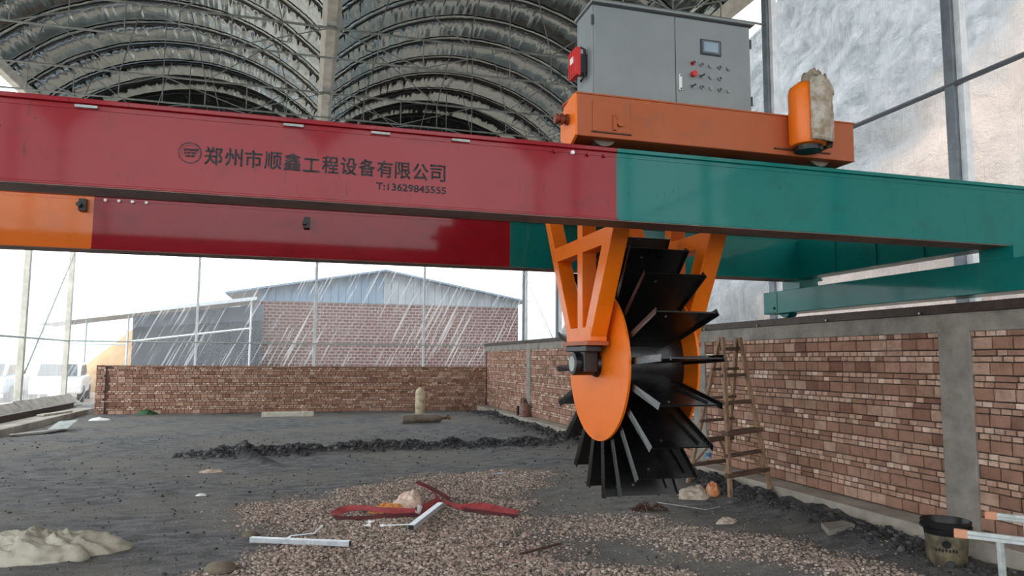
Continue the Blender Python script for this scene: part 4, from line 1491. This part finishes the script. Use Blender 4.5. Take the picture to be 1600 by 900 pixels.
mb = MB()
mb.add([on_bucket(0, 0.175)] + [on_bucket(0.21 * math.cos(t), 0.175 + 0.03 * math.sin(t)) for t in [2 * math.pi * i / 20 for i in range(20)]],
       [(0, 1 + i, 1 + (i + 1) % 20) for i in range(20)])
mb.build('print_oval', MAT['black_pl'], bk)
mb = MB()
for k in range(7):
    a0 = -0.55 + k * 0.16
    z0 = 0.115 + 0.004 * (k % 2)
    mb.add([on_bucket(a0, z0), on_bucket(a0 + 0.1, z0), on_bucket(a0 + 0.1, z0 + 0.022), on_bucket(a0, z0 + 0.022)], [(0, 1, 2, 3)])
mb.build('print_marks', MAT['black_pl'], bk)
mb = MB()
mb.tube([(5.03 + 0.185 * math.cos(angc + 1.4 + 0.0), 4.84 + 0.185 * math.sin(angc + 1.4), bzz + 0.31)] +
        [(5.03 + 0.2 * math.cos(angc + 1.4 - 2.8 * i / 10), 4.84 + 0.2 * math.sin(angc + 1.4 - 2.8 * i / 10), bzz + 0.31 - 0.04 * math.sin(math.pi * i / 10)) for i in range(1, 10)] +
        [(5.03 + 0.185 * math.cos(angc - 1.4), 4.84 + 0.185 * math.sin(angc - 1.4), bzz + 0.31)], 0.005)
mb.build('bail', MAT['black_pl'], bk)

# aluminium trestle at the lower right corner
al = thing('aluminium_trestle', (4.2, 3.4, 0.0), 'aluminium folding trestle with tan end caps at the lower right', 'trestle')
dv = Vector((-0.63, 0.77, 0)).normalized()
for (e, L, cap) in ((Vector((3.723, 3.52, 0.605)), 1.1, True), (Vector((4.358, 3.873, 0.605)), 1.1, True)):
    e2 = e - dv * L
    rl = MB().bar(e - dv * 0.06, e2, 0.03, 0.045).build('rail', MAT['alu'], al, bevel=0.004)
    MB().bar(e - dv * 0.06, e2, 0.034, 0.008).build('rail_groove', MAT['galv'], rl)
    MB().bar(e + dv * 0.005, e - dv * 0.065, 0.036, 0.05).build('end_cap', MAT['cap_tan'], al, bevel=0.006)
    for s in (0.22, 0.95):
        q = e - dv * s
        MB().bar((q.x, q.y, 0.585), (q.x + 0.02, q.y, gz(q.x, q.y) - 0.01), 0.035, 0.025).build('leg', MAT['alu'], al, bevel=0.003)
p0, p1 = Vector((3.723, 3.52, 0.60)) - dv * 0.45, Vector((4.358, 3.873, 0.60)) - dv * 0.45
MB().bar(p0, p1, 0.03, 0.03).build('cross_rung', MAT['alu'], al)
p0, p1 = Vector((3.723, 3.52, 0.25)) - dv * 0.22, Vector((4.358, 3.873, 0.25)) - dv * 0.22
MB().bar(p0, p1, 0.025, 0.025).build('cross_rung', MAT['alu'], al)

# ------------------------------------------------------------------ outside
t = NT('pale_dirt_ground')
t.set(Base_Color=t.mix(t.ramp(t.noise(0.5, 6, 0.7), [(0.35, 0.0), (0.7, 1.0)]), lin((168, 150, 134)), lin((136, 124, 110))), Roughness=0.95)
gnd = MB()
gnd.box(-90, 60, -40, 160, -0.6, -0.12)
struct(gnd.build('ground_outside', t.m), 'pale dirt yard outside the film house', 'ground')

# neighbouring brick workshop
BYD = 40.0
t = NT('far_brickwork')
bt = t.n.new('ShaderNodeTexBrick')
bt.inputs['Scale'].default_value = 1.0
bt.inputs['Color1'].default_value = lin((88, 58, 56))
bt.inputs['Color2'].default_value = lin((72, 47, 46))
bt.inputs['Mortar'].default_value = lin((160, 134, 126))
bt.inputs['Mortar Size'].default_value = 0.022
bt.inputs['Brick Width'].default_value = 0.34
bt.inputs['Row Height'].default_value = 0.17
mp = t.coord((1, 1, 1), (R(90), 0, 0), 'pos')
t.link(mp, bt.inputs['Vector'])
t.set(Base_Color=t.mix(t.ramp(t.noise(0.6, 4, 0.6), [(0.4, 0.0), (0.7, 0.4)]), bt.outputs['Color'], lin((112, 82, 76))), Roughness=0.95)
MAT['far_brick'] = t.m
MAT['sheet_blue'] = plain('blue_grey_roof_sheet', (120, 142, 162), 0.5, 0.1, (104, 124, 142), 0.8)
MAT['sheet_grey'] = plain('grey_gable_sheet', (150, 160, 166), 0.5, 0.1, (128, 138, 146), 0.8)
MAT['tarp'] = plain('dark_tarpaulin', (44, 52, 62), 0.5, 0, (60, 70, 82), 1.5)
MAT['tarp_pale'] = plain('pale_blue_tarpaulin', (98, 112, 130), 0.5, 0, (74, 86, 100), 1.2)
ws = thing('workshop', (4.6, BYD, -0.12), 'brick workshop with a low blue grey gable roof beyond the film', 'building')
MB().box(-2.4, 11.7, BYD, BYD + 14, -0.12, 4.62).build('wall', MAT['far_brick'], ws)
for (x0, x1, mname) in ((-2.4, 4.0, 'sheet_blue'), (4.0, 11.7, 'sheet_grey')):
    xr = 4.05
    top = lambda x: 4.95 + (6.35 - 4.95) * (1 - abs(x - xr) / 7.7)
    n = int((x1 - x0) / 0.4)
    for i in range(n):
        a, b = x0 + (x1 - x0) * i / n, x0 + (x1 - x0) * (i + 1) / n
        MB().prism([(a + 0.01, BYD - 0.04, 4.62), (b - 0.01, BYD - 0.04, 4.62), (b - 0.01, BYD - 0.04, top(b)), (a + 0.01, BYD - 0.04, top(a))], (0, 0.06, 0)).build('gable_sheet', MAT[mname], ws)
MB().prism([(-2.4, BYD + 0.1, 4.6), (11.7, BYD + 0.1, 4.6), (11.7, BYD + 0.1, 4.9), (4.05, BYD + 0.1, 6.3), (-2.4, BYD + 0.1, 5.1)], (0, 0.05, 0)).build('gable_backing', MAT['sheet_blue'], ws)
for s in (-1, 1):
    MB().prism([(4.05, BYD - 0.5, 6.38), (4.05 + s * 8.1, BYD - 0.5, 4.9), (4.05 + s * 8.1, BYD - 0.5, 5.0), (4.05, BYD - 0.5, 6.48)], (0, 15, 0)).build('roof_slope', MAT['sheet_blue'], ws)

# lean-to shed with tarpaulin
ls = thing('lean_to_shed', (-7, 37.5, -0.12), 'open lean-to shed hung with dark tarpaulin left of the workshop', 'shed')
MB().prism([(-11.6, 36.2, 3.05), (-2.3, 36.2, 4.42), (-2.3, 36.2, 4.5), (-11.6, 36.2, 3.13)], (0, 3.2, 0)).build('roof', MAT['tarp_pale'], ls)
MB().prism([(-11.6, 36.15, 3.0), (-2.3, 36.15, 4.36), (-2.3, 36.15, 4.52), (-11.6, 36.15, 3.16)], (0, 0.05, 0)).build('fascia', MAT['bright_steel'], ls)
MB().box(-7.75, -2.05, 37.2, 37.3, -0.1, 3.5).build('tarp_curtain', MAT['tarp'], ls)
up_ = MB().prism([(-7.75, 37.15, 3.0), (-2.05, 37.15, 3.45), (-2.05, 37.15, 4.25), (-7.75, 37.15, 3.5)], (0, 0.1, 0))
up_.build('tarp_valance', MAT['tarp_pale'], ls)
for x in (-11.2, -9.5, -7.8, -2.55):
    MB().cyl((x, 36.5, -0.12), (x, 36.5, 3.1 + (x + 11.6) * 0.147), 0.05, n=8).build('post', MAT['bright_steel'], ls)
MB().tube([(-7.7, 36.8, 2.35), (-2.5, 36.8, 3.05)], 0.05).build('rail', MAT['bright_steel'], ls)
MB().tube([(-11.2, 36.5, 2.2), (-7.8, 36.5, 2.2)], 0.04).build('rail', MAT['bright_steel'], ls)

# sand heap
mb = MB()
n, m = 36, 10
vs_, fs_ = [], []
for j in range(m + 1):
    q = j / m
    for i in range(n):
        a = 2 * math.pi * i / n
        x, y = -9.0 + 3.4 * q * math.cos(a), 43.5 + 3.0 * q * math.sin(a)
        z = 3.3 * (1 - q) ** 0.9 - 0.14 + 0.25 * noise.noise(Vector((x, y, 2)))
        vs_.append((x, y, z if j < m else -0.3))
for j in range(m):
    for i in range(n):
        k = (i + 1) % n
        fs_.append((j * n + i, j * n + k, (j + 1) * n + k, (j + 1) * n + i))
fs_.append(tuple(range(n)))
fs_.append(tuple(m * n + i for i in range(n)))
mb.add(vs_, fs_)
tag(mb.build('sand_heap', plain('yellow_sand', (178, 146, 104), 0.95, 0, (150, 120, 84), 1.0), smooth='all'), 'yellow sand heap seen under the lean-to roof', 'sand heap', kind='stuff')


# parked cars
def car(base, ang, col, label):
    t = thing('car', base, label, 'car')
    c, s = math.cos(ang), math.sin(ang)
    W = lambda x, y, z: (base[0] + x * c - y * s, base[1] + x * s + y * c, base[2] + z)
    body = [(-2.2, .35), (-2.25, .7), (-2.1, .95), (-1.5, 1.0), (1.0, 1.0), (1.9, .9), (2.2, .7), (2.2, .35)]
    cabn = [(-1.9, .98), (-1.4, 1.46), (0.3, 1.5), (1.15, .98)]
    MB().prism([W(x, -.85, z) for x, z in body], Vector(W(0, 1.7, 0)) - Vector(W(0, 0, 0))).build('body', col, t, bevel=0.06)
    MB().prism([W(x, -.75, z) for x, z in cabn], Vector(W(0, 1.5, 0)) - Vector(W(0, 0, 0))).build('cabin', col, t, bevel=0.05)
    gl_ = MAT['screen_frame']
    for yy_ in (-.765, .755):
        for pts in ([(-1.65, 1.03), (-1.3, 1.4), (-.55, 1.42), (-.55, 1.03)], [(-.48, 1.03), (-.48, 1.42), (.25, 1.43), (.95, 1.03)]):
            MB().prism([W(x, yy_, z) for x, z in pts], Vector(W(0, .01, 0)) - Vector(W(0, 0, 0))).build('side_window', gl_, t)
    MB().prism([W(1.14, -.65, 1.02), W(1.14, .65, 1.02), W(.36, .6, 1.47), W(.36, -.6, 1.47)], (0, 0, 0.02)).build('windscreen', gl_, t)
    MB().prism([W(-1.89, -.65, 1.02), W(-1.89, .65, 1.02), W(-1.43, .6, 1.44), W(-1.43, -.6, 1.44)], (0, 0, 0.02)).build('rear_window', gl_, t)
    for x in (-1.35, 1.35):
        for y in (-.87, .67):
            MB().cyl(W(x, y, .32), W(x, y + .2, .32), .32, n=18).build('wheel', MAT['black_pl'], t, smooth=True)
    return t


MAT['car_white'] = plain('white_car_paint', (236, 238, 240), 0.25)
MAT['car_silver'] = plain('silver_car_paint', (170, 184, 202), 0.3, 0.2)
car((-9.3, 33.0, -0.12), R(100), MAT['car_white'], 'white car parked outside in front of the sand heap')
car((-11.8, 33.6, -0.12), R(95), MAT['car_silver'], 'pale silver car parked outside, the farther left one')

# cliff on the right and hills behind
def cliff():
    mb = MB()
    ny, nz_ = 110, 46
    for j in range(ny + 1):
        y = -14 + 74 * j / ny
        top = 30 - 15.0 * sstep(14, 30, y) - 12 * sstep(28, 50, y)
        for i in range(nz_ + 1):
            q = i / nz_
            z = -0.4 + q * top
            x = 13.5 + 0.16 * z + 0.012 * z * z * 0.6 + 0.10 * max(0, y - 20)
            p = Vector((x * 0.3, y * 0.16, z * 0.2))
            x += 1.3 * noise.noise(p) + 0.6 * noise.noise(p * 3.1) + 0.25 * noise.noise(p * 8)
            mb.v.append((x, y, z))
        mb.v.append((48, y, top + 4))
    w = nz_ + 2
    for j in range(ny):
        for i in range(nz_ + 1):
            a = j * w + i
            mb.f.append((a, a + 1, a + w + 1, a + w))
    t = NT('cut_rock_and_scrub')
    sep = t.n.new('ShaderNodeSeparateXYZ')
    t.link(t.coord(space='pos'), sep.inputs[0])
    hgt = t.math('ADD', sep.outputs['Z'], t.math('MULTIPLY', t.noise(0.35, 5, 0.6), 9.0))
    lim = t.math('SUBTRACT', hgt, t.math('MULTIPLY', t.math('SUBTRACT', 16.0, sep.outputs['Y']), 0.9))
    fac = t.ramp(t.math('MULTIPLY', t.math('SUBTRACT', lim, 7.0), 0.12), [(0.25, 0.0), (0.6, 1.0)])
    rock = t.mix(t.ramp(t.noise(0.8, 8, 0.7, t.coord((1, 1, 0.5), space='pos')), [(0.3, 0.0), (0.7, 1.0)]), lin((204, 186, 171)), lin((160, 144, 132)))
    green = t.mix(t.ramp(t.noise(1.4, 8, 0.75), [(0.35, 0.0), (0.65, 1.0)]), lin((66, 84, 86)), lin((150, 154, 156)))
    t.set(Base_Color=t.mix(fac, rock, green), Roughness=0.95)
    t.bump(t.noise(1.5, 6, 0.7), 0.6, 0.4)
    o = mb.build('cliff', t.m, smooth='all')
    return tag(o, 'pale cut rock face with scrub above, seen through the right film', 'cliff')


cliff()
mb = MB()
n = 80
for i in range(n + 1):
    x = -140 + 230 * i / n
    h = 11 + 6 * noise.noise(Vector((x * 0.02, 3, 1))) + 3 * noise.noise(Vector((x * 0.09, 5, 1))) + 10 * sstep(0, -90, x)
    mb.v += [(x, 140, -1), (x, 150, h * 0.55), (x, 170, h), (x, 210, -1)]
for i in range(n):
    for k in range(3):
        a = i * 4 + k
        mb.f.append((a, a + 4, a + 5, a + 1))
tag(mb.build('hills', plain('haze_painted_hills', (176, 192, 192), 0.95, 0, (188, 200, 202), 0.05), smooth='all'), 'far hills behind the workshop, haze painted into their pale colour', 'hills')  # distance haze is mixed into the base colours
